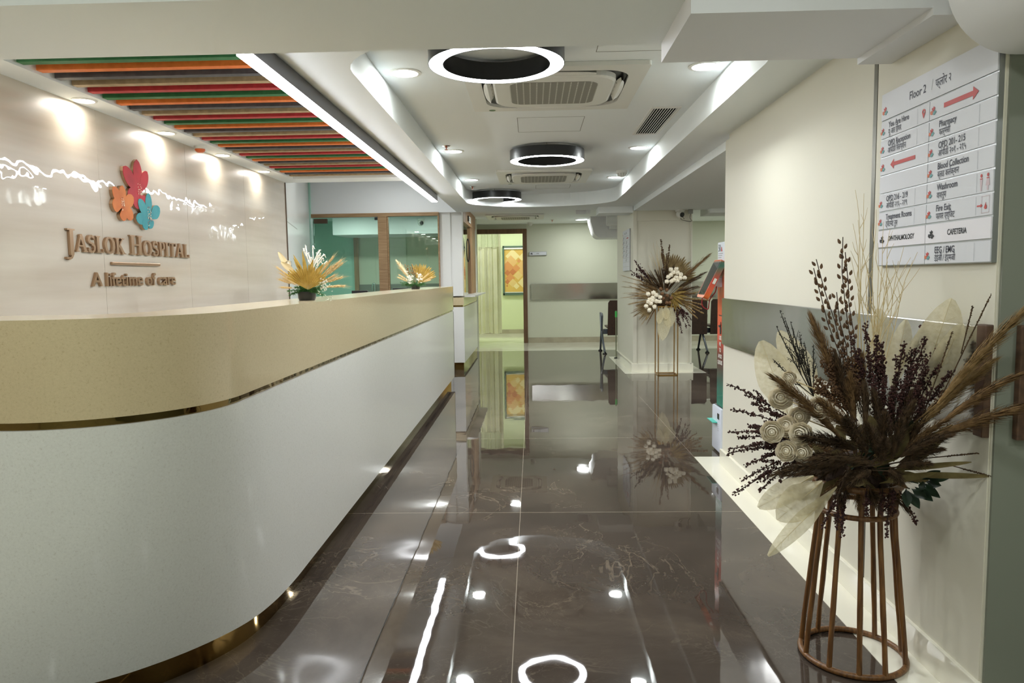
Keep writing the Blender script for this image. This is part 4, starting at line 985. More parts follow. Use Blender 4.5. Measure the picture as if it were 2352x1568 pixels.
m = MB(); m.prism([(-.035, .885), (-.005, .885), (-.005, .893), (.02, .897), (.02, .925), (.01, .90), (-.035, .90)], Mk, .0002, .004); m.prism([(.0, .84), (.02, .84), (.024, .89), (.0, .892)], Mk, .0002, .004); m.build('hand_symbol', M['gun'], colm)
m = MB(); m.bev(1.312, 1.415, 4.99, 5.20, 1.345, 1.475, 0.003); hd = m.build('header_box', kw, t)
Mh = frame((1.3115, 5.20, 1.345), '-x')
m = MB(); put_text(m, '50', Mh, .02, .066, .050, .9); m.build('print', M['gun'], hd)
m = MB(); m.prism(petal((.10, .066), (.107, .098), .008, 6), Mh, .0009, .0013); m.prism(petal((.10, .066), (.125, .075), .006, 6), Mh, .0009, .0012); m.build('emblem', sred, hd)
m = MB()
for k in range(3): m.prism([(.02, .05 - k * .014), (.14 - .02 * k, .05 - k * .014), (.14 - .02 * k, .054 - k * .014), (.02, .054 - k * .014)], Mh, .0003, .0008)
m.build('print', mat('grey_print', (130, 130, 136), 0.6), hd)
# tilted tablet, screen towards the hall
sl = Vector((0.122, 0, 0.252)).normalized(); nv = Vector((-sl.z, 0, sl.x)); c0 = Vector((1.222, 5.075, 1.225))
Mt = Matrix(((0, sl.x, nv.x, c0.x), (-1, sl.y, nv.y, c0.y), (0, sl.z, nv.z, c0.z), (0, 0, 0, 1)))
tab = bpy.data.materials.new('tablet_gradient'); tab.use_nodes = True
nt = tab.node_tree; b = nt.nodes['Principled BSDF']; tc = nt.nodes.new('ShaderNodeTexCoord'); sp = nt.nodes.new('ShaderNodeSeparateXYZ'); r = nt.nodes.new('ShaderNodeValToRGB')
mr = nt.nodes.new('ShaderNodeMapRange'); mr.inputs[1].default_value = 1.09; mr.inputs[2].default_value = 1.36
nt.links.new(tc.outputs['Object'], sp.inputs[0]); nt.links.new(sp.outputs[2], mr.inputs[0]); nt.links.new(mr.outputs[0], r.inputs[0]); nt.links.new(r.outputs[0], b.inputs['Base Color']); b.inputs['Roughness'].default_value = 0.25; b.inputs['Coat Weight'].default_value = 0.5
cr = r.color_ramp; cr.elements[0].color = lin((214, 106, 48)); cr.elements[0].position = 0.05; cr.elements[1].color = lin((206, 100, 50)); cr.elements[1].position = 0.96
for p_, c_ in ((0.22, (206, 84, 50)), (0.45, (190, 62, 50)), (0.66, (120, 90, 70)), (0.8, (44, 96, 80)), (0.9, (60, 96, 78))): e = cr.elements.new(p_); e.color = lin(c_)
m = MB(); m.prism(rrect(0, 0, .105, .142, .022), Mt, -0.036, 0.0); tb = m.build('tablet_case', tab, t, True)
m = MB(); m.prism(rrect(0, 0, .088, .122, .006, 3), Mt, 0.0, 0.0015); m.build('screen', mat('dark_screen', (26, 34, 32), 0.08, coat=0.6), tb)
m = MB(); m.prism(rrect(0.106, -.012, .004, .02, .003, 3), Mt, -0.028, -0.01); m.build('side_button', M['white_p'], tb)
m = MB(); m.bev(1.24, 1.305, 5.04, 5.10, 1.165, 1.235, 0.003); m.build('bracket', kw, t)
m = MB(); e0 = c0 - sl * 0.142 + nv * -.018; pts = [e0, e0 + Vector((0.0, 0, -.05)), e0 + Vector((.035, -.02, -.075)), Vector((1.215, 5.02, 1.08)), Vector((1.25, 5.02, 1.13)), Vector((1.262, 5.03, 1.17))]
m.tube(smooth_loop(pts), 0.004, 6); m.build('cable', mat('cable_red', (150, 30, 36), 0.4), t, True)
t2 = thing('teal_tray', 'teal sheet edge poking out beside the kiosk base', 'tray', (1.25, 5.24, 0.19)) if False else None
m = MB(); m.bev(1.252, 1.29, 5.06, 5.225, 0.213, 0.219, 0.002); m.build('teal_flap', mat('kiosk_teal', (60, 176, 158), 0.4), t)

# ------------------------------------------------------------------ waiting bench and stanchion
t = thing('waiting_bench', 'brown beam seating seen from behind, before the far steel guard', 'bench', (2.2, 11.9, 0))
bn = mat('bench_brown', (66, 42, 28), 0.4, var=(20, (58, 36, 24))); bg = mat('bench_grey', (92, 98, 104), 0.35, metal=0.3)
XS = [1.215, 1.70, 2.19, 2.68, 3.17, 3.66]
for a, c in zip([1.22, 1.72, 2.385, 2.925, 3.45], [1.665, 2.33, 2.875, 3.40, 3.9]):
    pass
for i in range(5):
    a = 1.215 + i * 0.555; c = a + 0.505
    m = MB(); Mb = Matrix(((1, 0, 0, 0), (0, 0, -1, 11.87), (0, 1, 0, 0), (0, 0, 0, 1)))
    m.prism([(a + .0, .29), (c, .29), (c + .0, .31), (c - .015 if False else c, .82), (c - .03, .86), (a + .04, .86), (a + .012, .82)], Mb, 0.0, 0.025); bk = m.build('backrest', bn, t)
    m = MB()
    for x in (a + .07, c - .07):
        for z in (.34, .41): m.lathe([(.008, 0), (.008, .004)], (x, 11.842, z), 10, axis=(0, -1, 0))
    m.build('bolt', M['black_p'], bk)
    m = MB(); m.bev(a, c, 11.90, 12.36, 0.40, 0.43, 0.008); m.build('seat', bn, t)
m = MB(); m.box(1.16, 3.95, 12.0, 12.08, 0.30, 0.38); m.build('beam', bg, t)
for i in range(6):
    x = 1.19 + i * 0.555 - (0.06 if i == 0 else 0.025)
    m = MB(); m.tube([(x, 11.94, .36), (x, 11.93, .50), (x, 11.92, .60), (x, 11.97, .635), (x, 12.2, .64)], [.016, .018, .022, .02, .016], 10); m.tube([(x, 12.05, .36), (x, 12.2, .64)], .014, 8); m.build('armrest', bg, t, True)
for x in (1.135, 2.78, 3.9):
    m = MB(); m.tube([(x, 12.04, .36), (x, 11.83, .20), (x + .02, 11.70, .03)], [.02, .018, .016], 10); m.tube([(x, 12.04, .36), (x, 12.25, .03)], [.02, .016], 10)
    lg = m.build('leg', bg, t, True)
    m = MB()
    for q in ((x + .02, 11.70), (x, 12.25)): m.lathe([(.035, 0), (.035, .012), (.012, .03)], (q[0], q[1], 0), 16)
    m.build('foot', M['black_p'], lg, True)
t = thing('marked_pole', 'thin grey pole with green tape at its top, beside the far pillar', 'pole', (1.262, 11.05, 0))
m = MB(); m.lathe([(.03, 0), (.03, .015), (.01, .02)], (1.262, 11.05, 0), 16); m.build('pole_foot', M['black_p'], t, True)
m = MB(); m.lathe([(.009, .015), (.009, .73)], (1.262, 11.05, 0), 12); m.build('pole_shaft', mat('pole_grey_green', (120, 124, 100), 0.4), t, True)
m = MB(); m.lathe([(.0165, .63), (.0165, .72)], (1.262, 11.05, 0), 12); m.build('green_tape', mat('tape_green', (70, 190, 90), 0.5), t, True)

# ------------------------------------------------------------------ green room: curtain, blind
t = thing('hospital_curtain', 'pale cream pleated curtain with a net top in the green doorway', 'curtain', (-0.9, 14.4, 0.15))
cm = leafy('curtain_cloth', (246, 245, 228), 0.0, 0.35, (238, 236, 212), 3); net = leafy('curtain_net', (224, 226, 200), 0.35, 0.4, None, 200)
def drape(x0, x1, y, z0, z1, amp, n, ph=0.0):
    vs = []; N_ = 120
    for i in range(N_ + 1):
        s = i / N_; x = x0 + (x1 - x0) * s
        for zz, k in ((z1, .7), ((z0 + z1) / 2, 1.0), (z0, 1.15)):
            vs.append((x + 0.012 * math.sin(9 * s * n + ph), y + amp * k * (math.sin(2 * PI * n * s + ph) + .35 * math.sin(2 * PI * n * 2.3 * s)), zz + (0.012 * math.sin(13 * s) if zz == z0 else 0)))
    return vs, [(i * 3 + j, i * 3 + j + 1, i * 3 + j + 4, i * 3 + j + 3) for i in range(N_) for j in range(2)]
m = MB(); m.add(*drape(-1.25, -0.64, 14.4, 0.15, 1.86, 0.045, 5)); m.build('cloth', cm, t, True)
m = MB(); m.add(*drape(-1.25, -0.655, 14.4, 1.83, 2.30, 0.018, 6)); m.build('net_top', net, t, True)
m = MB(); m.add(*drape(-0.675, -0.63, 14.43, 0.16, 2.2, 0.012, 1)); m.build('curtain_edge', cm, t, True)
m = MB(); m.tube([(-2.0, 14.4, 2.31), (0.7, 14.4, 2.31)], 0.012, 8); m.build('curtain_rail', M['white_p'], t, True)
t = thing('roller_blind', 'yellow and orange printed blind with overlapping diamonds in the green room window', 'blind', (-0.2, 16.3, 0.86))
fr = mat('blind_frame_green', (84, 108, 92), 0.4)
X0, X1, Z0, Z1 = -0.66, 0.30, 0.86, 1.955
m = MB()
m.bev(X0, X0 + .035, 16.24, 16.30, Z0, Z1, .003); m.bev(X1 - .035, X1, 16.24, 16.30, Z0, Z1, .003); m.bev(X0, X1, 16.24, 16.30, Z0, Z0 + .05, .003); m.bev(X0, X1, 16.24, 16.30, Z1 - .035, Z1, .003); m.build('window_frame', fr, t)
m = MB(); m.tube([(X0 + .035, 16.26, Z1 - .06), (X1 - .035, 16.26, Z1 - .06)], .022, 12); m.build('roller_tube', M['white_p'], t, True)
bl = mat('blind_gold', (214, 176, 92), 0.6, var=(1.2, (200, 160, 78))); m = MB(); m.box(X0 + .035, X1 - .035, 16.270, 16.274, Z0 + .07, Z1 - .06); fabric = m.build('fabric', bl, t)
m = MB(); m.box(X0 + .035, X1 - .035, 16.262, 16.276, Z0 + .055, Z0 + .072); m.build('bottom_bar', M['white_p'], t)
Md = frame((0, 16.27, 0), '-y'); rnd = random.Random(3)
sh = [mat('blind_cream', (226, 206, 150), 0.6), mat('blind_peach', (216, 172, 110), 0.6), mat('blind_orange', (206, 140, 82), 0.6), mat('blind_rust', (190, 116, 68), 0.6), mat('blind_sand', (218, 186, 120), 0.6)]
D = [(-.44, 1.73, .16, 0), (-.18, 1.70, .13, 0), (-.48, 1.60, .15, 1), (-.55, 1.49, .13, 2), (-.22, 1.50, .14, 1), (-.36, 1.46, .09, 2), (-.12, 1.52, .09, 2), (-.44, 1.38, .08, 3), (-.56, 1.36, .07, 3), (-.20, 1.38, .11, 1), (-.32, 1.30, .10, 4), (-.50, 1.24, .11, 2), (-.56, 1.16, .06, 3), (-.12, 1.26, .10, 4), (-.44, 1.13, .10, 4), (-.22, 1.14, .11, 0), (-.36, 1.06, .07, 0), (-.30, 1.62, .045, 2), (-.10, 1.18, .02, 3), (-.57, 1.07, .022, 3), (0.04, 1.62, .14, 0), (0.08, 1.40, .15, 1), (0.12, 1.22, .12, 2)]
for gi in range(5):
    m = MB()
    for k, (x, z, s, g) in enumerate(D):
        if g != gi: continue
        xa = max(x - s, X0 + .036)
        poly = [(x, z - s), (min(x + s, X1 - .036), z), (x, z + s), (max(x - s, X0 + .036), z)]
        if x - s < X0 + .036: e = X0 + .036; q = s - (x - e); poly = [(x, z - s), (x + s, z), (x, z + s), (e, z + s - (x - e)), (e, z - s + (x - e))]
        m.prism(poly, Md, .0003 + k * .0001, .0005 + k * .0001)
    m.build('diamonds', sh[gi], fabric)

# small door panel and plate on the white return by the counter
dn = (Vector((-2.985, 9.75, 0)) - Vector((XL - .02, 6.635, 0))).normalized(); nr = Vector((dn.y, -dn.x, 0))
def ret(s, z, o=0.0): q = Vector((XL - .02, 6.635, 0)) + dn * s + nr * o; return (q.x, q.y, z)
def rbox(mb, s0, s1, z0, z1, o0, o1):
    v = [ret(s, z, o) for s in (s0, s1) for o in (o0, o1) for z in (z0, z1)]
    mb.add(v, [(0, 1, 3, 2), (4, 6, 7, 5), (0, 4, 5, 1), (2, 3, 7, 6), (0, 2, 6, 4), (1, 5, 7, 3)])
m = MB(); rbox(m, 0.02, 1.25, 0.0, 1.80, 0, 0.006); dr = struct(m, 'door_3', M['white'])
m = MB(); rbox(m, 0.02, 1.26, 1.80, 1.812, 0, 0.004); rbox(m, 1.25, 1.262, 0, 1.81, 0, 0.004); m.build('door_joint', M['grey_p'], dr)
m = MB(); rbox(m, 0.10, 0.42, 1.33, 1.44, 0.006, 0.012); m.build('lock_plate', M['grey_p'], dr)
# ------------------------------------------------------------------ dried flowers
R6 = random.Random(21)
def rv(s): return Vector((R6.uniform(-s, s), R6.uniform(-s, s), R6.uniform(-s, s)))
def bez(a, c, sag=None, n=8):
    a = Vector(a); c = Vector(c); s = Vector(sag) if sag else Vector((0, 0, 0))
    return [a.lerp(c, i / n) + s * (4 * (i / n) * (1 - i / n)) for i in range(n + 1)]
def plume(parent, base, tip, rad, mt, name='pampas_plume', n=260, root=None, sag=None):
    """soft grass plume between base and tip, on a stem down to root"""
    ax = bez(base, tip, sag, 10); mb = MB()
    if root is not None: mb.tube(bez(root, base, None, 3), 0.0022, 5)
    mb.tube(ax, [rad * .16, rad * .28, rad * .36, rad * .38, rad * .36, rad * .33, rad * .28, rad * .22, rad * .15, rad * .08, .0006], 7)
    L = (ax[-1] - ax[0]).length; n = int(n * 2.6)
    for i in range(n):
        t = R6.random() ** .9 * .97; k = min(9, int(t * 10)); p = ax[k].lerp(ax[k + 1], t * 10 - k); d = (ax[k + 1] - ax[k]).normalized()
        o = d.orthogonal().normalized(); o = Matrix.Rotation(R6.uniform(0, 2 * PI), 3, d) @ o
        prof = (math.sin(PI * min(1, .12 + t * .88)) ** .6)
        ln = L * R6.uniform(.16, .30) * (1 - .35 * t); spread = rad * prof * R6.uniform(.25, 1.25)
        q1 = p + o * spread * .75 + d * ln * .45; q2 = p + o * spread * 1.0 + d * ln + Vector((0, 0, -ln * .08))
        sd = d.cross(o) * rad * .034
        mb.add([p - sd * .6, p + sd * .6, q1 + sd, q1 - sd, q2], [(0, 1, 2, 3), (3, 2, 4)])
    return mb.build(name, mt, parent)
def sprig(parent, root, tip, mt, stem_m, r=0.004, n=70, spread=0.012, sag=None, name='berry_stem', start=.35, side=3, mb=None):
    ax = bez(root, tip, sag, 10); s = MB(); s.tube(ax, [.0016] * 10 + [.0006], 5)
    b = MB()
    L = (ax[-1] - ax[0]).length
    def along(t): k = min(9, int(t * 10)); return ax[k].lerp(ax[k + 1], t * 10 - k), (ax[k + 1] - ax[k]).normalized()
    twigs = []
    for i in range(side):
        t = start + (1 - start) * R6.uniform(0, .55); p, d = along(t); o = Matrix.Rotation(R6.uniform(0, 2 * PI), 3, d) @ d.orthogonal().normalized()
        q = p + d * L * R6.uniform(.14, .24) + o * L * R6.uniform(.05, .11); s.tube([p, p.lerp(q, .5) + d * L * .02, q], [.0012, .001, .0005], 4); twigs.append((p, q))
    for i in range(n):
        if side and R6.random() < .45:
            p, q = R6.choice(twigs); c = p.lerp(q, R6.uniform(.2, 1.0))
        else: c, d = along(start + (1 - start) * R6.random() ** .8)
        k = 1 - .4 * R6.random(); b.blob(c + rv(spread * .7), r * k)
    st = b.build(name, mt, parent, True, None, 180); s.build('stem', stem_m, st); return st
def big_leaf(parent, base, tip, wd, mt, normal, name='skeleton_leaf', bend=0.0, cup=0.25, ribs=True, pw=1.0, blunt=0.55):
    base = Vector(base); tip = Vector(tip); d = tip - base; L = d.length; d.normalize(); nrm = Vector(normal); nrm = (nrm - d * nrm.dot(d)).normalized(); s = d.cross(nrm)
    mb = MB(); NU, NV = 14, 8; vs = []
    ph = R6.uniform(0, 6)
    for i in range(NU + 1):
        t = i / NU; w_ = wd * (math.sin(PI * (0.02 + .97 * t) ** pw) ** blunt) * (0.35 + .65 * min(1, t * 2.2))
        for j in range(NV + 1):
            a = -1 + 2 * j / NV
            vs.append(base + d * (L * t) + s * (w_ * a) + nrm * (bend * L * (t * t) + cup * w_ * abs(a) + .035 * wd * math.sin(5 * t + 3 * a + ph) * 2))
    mb.add(vs, [(i * (NV + 1) + j, i * (NV + 1) + j + 1, (i + 1) * (NV + 1) + j + 1, (i + 1) * (NV + 1) + j) for i in range(NU) for j in range(NV)])
    o = mb.build(name, mt, parent, True)
    if ribs:
        r = MB(); r.tube([base + d * (L * t) + nrm * (bend * L * t * t + .001) for t in [k / 8 for k in range(9)]], [.0011 * (1 - .08 * k) for k in range(9)], 5)
        for k in range(1, 9):
            t = k / 10
            for sg in (-1, 1):
                w_ = wd * (math.sin(PI * (0.02 + .97 * t) ** pw) ** blunt) * (0.35 + .65 * min(1, t * 2.2)) * .92
                r.tube([base + d * (L * t) + nrm * (bend * L * t * t + .001), base + d * (L * min(1, t + .12)) + s * w_ * sg + nrm * (bend * L * t * t + cup * w_ + .001)], [.0004, .00015], 3)
        r.build('leaf_rib', MF['rib'], o)
    return o
def rose(parent, c, r, mt, facing, name='dried_rose'):
    c = Vector(c); f = Vector(facing).normalized(); u = f.orthogonal().normalized(); v = f.cross(u); mb = MB()
    for layer, (rr, k, end) in enumerate(((.30, 3, 2.5), (.50, 4, 2.25), (.68, 5, 2.0), (.84, 6, 1.75), (1.0, 7, 1.5))):
        for i in range(k):
            a0 = 2 * PI * (i / k) + layer * .9; vs = []; NU, NV = 6, 6; lift = R6.uniform(-.08, .08); wob = R6.uniform(0, 6)
            for p in range(NU + 1):
                th = .25 + (end + lift - .25) * p / NU                 # from the back of the flower up over its rim
                for q in range(NV + 1):
                    s = -1 + 2 * q / NV; ph = a0 + s * (PI / k) * 1.7
                    R_ = r * rr * math.sin(th) * (1 + .10 * (p / NU) ** 4 + .05 * math.sin(7 * ph + wob) * (p / NU)); h = -r * rr * math.cos(th) * (1 - .14 * s * s * (p / NU)) + r * .05 * layer * -1 + r * .04 * math.sin(6 * ph + wob) * (p / NU)
                    vs.append(c + u * R_ * math.cos(ph) + v * R_ * math.sin(ph) + f * h)
            mb.add(vs, [(x * (NV + 1) + y, x * (NV + 1) + y + 1, (x + 1) * (NV + 1) + y + 1, (x + 1) * (NV + 1) + y) for x in range(NU) for y in range(NV)])
    mb.ball(c, r * .22, 1)
    return mb.build(name, mt, parent, True)
def fan_palm(parent, base, up, side, rad, a0, a1, n, mt, name='fan_palm_leaf', fold=.16, r_in=0.0):
    """pleated palm fan: blades from base between angles a0 and a1 (degrees from side to up)"""
    base = Vector(base); up = Vector(up).normalized(); side = (Vector(side) - up * Vector(side).dot(up)).normalized(); nr_ = side.cross(up); mb = MB(); da = math.radians(a1 - a0) / n
    for i in range(n):
        a = math.radians(a0) + da * (i + .5); L = rad * R6.uniform(.9, 1.06)
        def P(r_, an, h): return base + (side * math.cos(an) + up * math.sin(an)) * r_ + nr_ * h
        w = da * .5; f = fold * rad * da * 1.2
        vs = [P(.02 * rad, a, 0), P(L * .80, a - w * 1.02, -f), P(L * .82, a, f), P(L * .80, a + w * 1.02, -f), P(L, a, f * .3), P(L * .92, a - w * .6, -f * .3), P(L * .92, a + w * .6, -f * .3)]
        mb.add(vs, [(0, 1, 2), (0, 2, 3), (1, 5, 2), (2, 6, 3), (5, 4, 2), (2, 4, 6)])
    return mb.build(name, mt, parent)
def wheat(parent, root, tip, mt, name='wheat_ear', ear=.45, awn=.05, fat=.006):
    ax = bez(root, tip, None, 8); L = (ax[-1] - ax[0]).length; mb = MB(); mb.tube(ax, .0011, 5); d = (ax[-1] - ax[0]).normalized(); o = d.orthogonal().normalized(); aw = MB()
    n = 9
    for i in range(n):
        t = 1 - ear + ear * i / n; p = ax[0].lerp(ax[-1], t)
        for k in range(3):
            q = Matrix.Rotation(2 * PI * k / 3 + i * .9, 3, d) @ o
            c = p + q * fat * .55; tp_ = c + d * fat * 3 + q * fat * .4; s_ = d.cross(q) * fat * .55
            mb.add([c - d * fat, c + s_ + d * fat * .6, c - s_ + d * fat * .6, c + q * fat * .7 + d * fat * .5, tp_], [(0, 1, 3), (0, 3, 2), (1, 4, 3), (3, 4, 2), (0, 2, 1), (1, 2, 4)])
            e = tp_ + d * awn * R6.uniform(.7, 1.2) + q * awn * R6.uniform(.15, .45); s2 = s_.normalized() * .0005
            aw.add([tp_ - s2, tp_ + s2, e], [(0, 1, 2)])
    st = mb.build(name, mt, parent); aw.build('awns', mt, st); return st

MF = {
    'pampas': mat('pampas_brown', (138, 108, 70), 0.9, var=(60, (106, 80, 50))),
    'pampas_l': mat('pampas_tan', (158, 130, 88), 0.9, var=(60, (128, 102, 62))),
    'pampas_d': mat('pampas_dark', (92, 70, 46), 0.9, var=(60, (66, 50, 32))), 'brush': mat('grass_brush', (182, 158, 116), 0.9, var=(20, (150, 126, 88))),
    'burg': mat('burgundy_seed', (74, 38, 32), 0.8, var=(80, (52, 26, 24))), 'burg_stem': mat('dark_stem', (58, 40, 30), 0.8),
    'black_twig': mat('blackish_twig', (44, 40, 34), 0.8), 'straw': mat('straw_twig', (206, 186, 140), 0.8), 'bud': mat('catkin_brown', (112, 84, 58), 0.85, var=(90, (86, 62, 42))),
    'skel': leafy('skeleton_leaf', (244, 236, 206), 0.28, 0.5, (230, 220, 184), 70), 'rib': mat('leaf_rib', (214, 198, 152), 0.8), 'sorghum': mat('sorghum_brown', (112, 82, 54), 0.9, var=(80, (88, 62, 40))),
    'olive': leafy('olive_leaf', (128, 116, 80), 0.0, 0.3), 'green': mat('dark_green_leaf', (34, 58, 34), 0.5, var=(30, (26, 44, 28))),
    'rose': mat('ivory_rose', (252, 244, 226), 0.8), 'palm': leafy('palm_gold', (194, 166, 94), 0.0, 0.3, (168, 140, 72), 25), 'palm_b': leafy('palm_brown', (170, 150, 112), 0.0, 0.3, (142, 122, 86), 25), 'gold_d': leafy('golden_olive', (168, 142, 84), 0.0, 0.3, (134, 110, 60), 25),
    'wheat': mat('wheat_gold', (220, 194, 142), 0.8), 'wheat_g': mat('wheat_olive', (150, 124, 60), 0.8), 'white_f': mat('white_blossom', (240, 238, 228), 0.7), 'fern': mat('fern_green', (66, 118, 56), 0.6, var=(40, (48, 96, 42))),
    'pod': mat('seed_pod', (120, 86, 58), 0.85), 'bowl': mat('black_bowl', (22, 26, 28), 0.35), 'ivory': mat('ivory_feather', (240, 222, 180), 0.8)}

# --- big rattan stand and bouquet by the cream wall
SX, SY = 1.035, 2.315
t = thing('rattan_stand', 'tall tapering rattan cane stand with rings under the big dried bouquet', 'plant stand', (SX, SY, 0))
m = MB(); m.ring((SX, SY, 0.010), 0.158, 0.0095, 56, 10); m.build('base_ring', M['rattan'], t, True)
m = MB(); m.ring((SX, SY, 0.495), 0.116, 0.0085, 48, 10); m.build('middle_ring', M['rattan'], t, True)
m = MB(); m.ring((SX, SY, 0.585), 0.128, 0.011, 48, 10); m.build('top_ring', M['rattan'], t, True)
for k, dg in enumerate((186, 222, 254, 283, 325, 358, 40, 110, 150)):
    a = math.radians(dg); ca, sa = math.cos(a), math.sin(a)
    pts = [(SX + ca * r_, SY + sa * r_, z) for r_, z in ((.157, .012), (.150, .10), (.139, .20), (.128, .32), (.117, .42), (.112, .495), (.117, .55), (.127, .59))]
    m = MB(); m.tube(pts, [.0085, .0078, .0088, .0078, .0082, .0084, .0085, .0085], 10); m.build('leg', M['rattan'], t, True)
bq = thing('dried_bouquet', 'big dark bouquet of pampas, burgundy sprigs, ivory roses and skeleton leaves in the rattan stand', 'dried flowers', (SX, SY, 0.56))
CORE = Vector((SX, SY, 0.62))
def Z5(x, y): return (1640 + x / 2.449, 640 + y / 2.449)
def A5(x, y, dep):
    """point of the bouquet at depth dep, kept clear of the wall behind"""
    u, v = Z5(x, y); p = at(u, v, dep)
    while p.x > XR - 0.05 and dep > 1.99: dep -= 0.02; p = at(u, v, dep)
    return p
m = MB(); m.lathe([(.03, .545), (.085, .56), (.10, .60), (.08, .65), (.02, .68)], (SX, SY, 0), 24); m.build('flower_foam', MF['burg_stem'], bq, True)
for i in range(46):                                              # dense low skirt of short plumes and leaves
    a = 2 * PI * i / 46 + R6.uniform(-.1, .1); d = Vector((math.cos(a), math.sin(a), 0)); z_ = R6.uniform(.55, .68)
    p0 = Vector((SX, SY, z_)) + d * .05; ln = R6.uniform(.10, .17); e = p0 + d * ln + Vector((0, 0, R6.uniform(-.075, .05)))
    if e.x > XR - .05: continue
    plume(bq, p0, e, R6.uniform(.018, .026), MF['pampas_d' if i % 4 else 'pampas'], 'pampas_plume', 130)
# skeleton leaves
toward = Vector((-.35, -1, .25))
for (bx, by, bd), (tx, ty, td), wd, bend in (((430, 800, 2.36), (265, 350, 2.42), .056, .05), ((600, 700, 2.40), (365, 295, 2.46), .048, .05), ((950, 620, 2.40), (925, 170, 2.44), .042, .03), ((1000, 640, 2.34), (1075, 230, 2.40), .034, .08), ((1130, 720, 2.30), (1335, 105, 2.30), .066, .02), ((1180, 700, 2.20), (1395, 235, 2.14), .036, .05), ((560, 1110, 2.20), (240, 1290, 2.12), .036, .04), ((610, 1140, 2.16), (350, 1360, 2.10), .050, .05), ((690, 1170, 2.14), (300, 1560, 2.04), .026, .02), ((1010, 560, 2.38), (1190, 250, 2.36), .012, .03)):
    big_leaf(bq, A5(bx, by, bd), A5(tx, ty, td), wd, MF['skel'], toward, 'skeleton_leaf', bend, .22)
for (bx, by), (tx, ty), wd, dep in (((980, 1130), (1340, 820), .020, 2.06), ((950, 1000), (870, 760), .018, 2.05), ((1000, 1100), (1560, 1110), .009, 2.05), ((960, 1080), (1450, 1030), .008, 2.04), ((900, 1060), (1090, 860), .03, 2.06), ((1010, 1000), (1150, 800), .018, 2.08), ((930, 1150), (1250, 1090), .010, 2.04)):
    big_leaf(bq, A5(bx, by, dep + .05), A5(tx, ty, dep), wd, MF['olive'], toward, 'olive_leaf', .05, .2, False)
# pampas
for (bx, by, bd), (tx, ty, td), rad, k in (((745, 740, 2.24), (555, 235, 2.28), .030, 'pampas'), ((700, 880, 2.14), (345, 562, 2.06), .026, 'pampas'), ((770, 760, 2.20), (685, 430, 2.22), .024, 'pampas_d'), ((790, 800, 2.16), (765, 545, 2.16), .022, 'pampas'), ((850, 760, 2.22), (828, 430, 2.26), .022, 'pampas'), ((760, 1030, 2.08), (355, 1095, 2.00), .026, 'pampas_d'), ((800, 960, 2.12), (500, 890, 2.04), .030, 'pampas_d'), ((1260, 700, 2.00), (1760, 165, 1.86), .024, 'pampas_l'), ((1150, 830, 2.06), (1560, 470, 1.96), .026, 'pampas_l'), ((1290, 800, 1.98), (1700, 545, 1.86), .022, 'pampas'), ((1210, 900, 2.02), (1760, 720, 1.84), .026, 'pampas'), ((800, 900, 2.06), (600, 690, 2.02), .028, 'pampas'), ((860, 980, 2.05), (740, 790, 2.0), .030, 'pampas_d'), ((900, 1040, 2.04), (560, 1010, 1.98), .024, 'pampas_d'), ((940, 1010, 2.05), (960, 760, 2.02), .026, 'pampas_d'), ((1000, 980, 2.06), (1120, 700, 2.02), .022, 'pampas_d'), ((1050, 1000, 2.04), (1330, 880, 1.95), .024, 'pampas_d')):
    plume(bq, A5(bx, by, bd), A5(tx, ty, td), rad, MF[k], 'pampas_plume', 300, CORE, (0, 0, .006))
# brown sorghum heads and a dense heart
for (rx, ry), (tx, ty), td in (((800, 760), (600, 470), 2.24), ((790, 760), (650, 400), 2.25), ((820, 760), (720, 380), 2.25), ((830, 780), (770, 420), 2.24), ((810, 800), (640, 580), 2.20), ((780, 820), (580, 560), 2.20), ((850, 780), (740, 480), 2.22), ((760, 760), (560, 600), 2.22)):
    sprig(bq, A5(rx, ry, 2.2), A5(tx, ty, td), MF['sorghum'], MF['burg_stem'], .0052, 170, .013, (0, 0, .004), 'sorghum_head', .3, 5)
for (bx, by, bd), (tx, ty, td), rad, k in (((940, 900, 2.10), (900, 640, 2.10), .024, 'pampas_d'), ((990, 900, 2.12), (1010, 620, 2.14), .024, 'pampas_d'), ((1040, 920, 2.10), (1110, 640, 2.10), .022, 'pampas_d'), ((1080, 950, 2.08), (1240, 720, 2.04), .022, 'pampas_d'), ((1060, 990, 2.06), (1300, 800, 1.99), .022, 'pampas'), ((1050, 1030, 2.05), (1280, 960, 1.98), .022, 'pampas_d'), ((1030, 1060, 2.04), (1220, 1040, 1.98), .022, 'pampas_d'), ((980, 1080, 2.03), (1060, 1150, 1.99), .022, 'pampas_d'), ((880, 1080, 2.03), (760, 1160, 1.99), .022, 'pampas_d'), ((860, 880, 2.10), (840, 600, 2.14), .022, 'pampas_d'), ((930, 1000, 2.04), (860, 820, 2.0), .022, 'pampas_d'), ((1000, 1010, 2.04), (1050, 800, 2.0), .022, 'pampas_d'), ((940, 1040, 2.03), (960, 900, 1.98), .022, 'pampas_d')):
    plume(bq, A5(bx, by, bd), A5(tx, ty, td), rad, MF[k], 'pampas_plume', 260, CORE, (0, 0, .006))
for (tx, ty), td, (rx, ry) in (((960, 560), 2.12, (940, 900)), ((1010, 600), 2.10, (970, 900)), ((1080, 560), 2.10, (1010, 900)), ((1150, 600), 2.08, (1040, 900)), ((1220, 620), 2.06, (1060, 920)), ((1300, 640), 2.03, (1090, 930)), ((900, 540), 2.14, (910, 880)), ((1120, 480), 2.12, (1030, 860)), ((1190, 480), 2.10, (1060, 860))):
    sprig(bq, A5(rx, ry, 2.12), A5(tx, ty, td), MF['burg'], MF['burg_stem'], .0046, 170, .011, (0, 0, .004), 'burgundy_sprig', .15, 4)
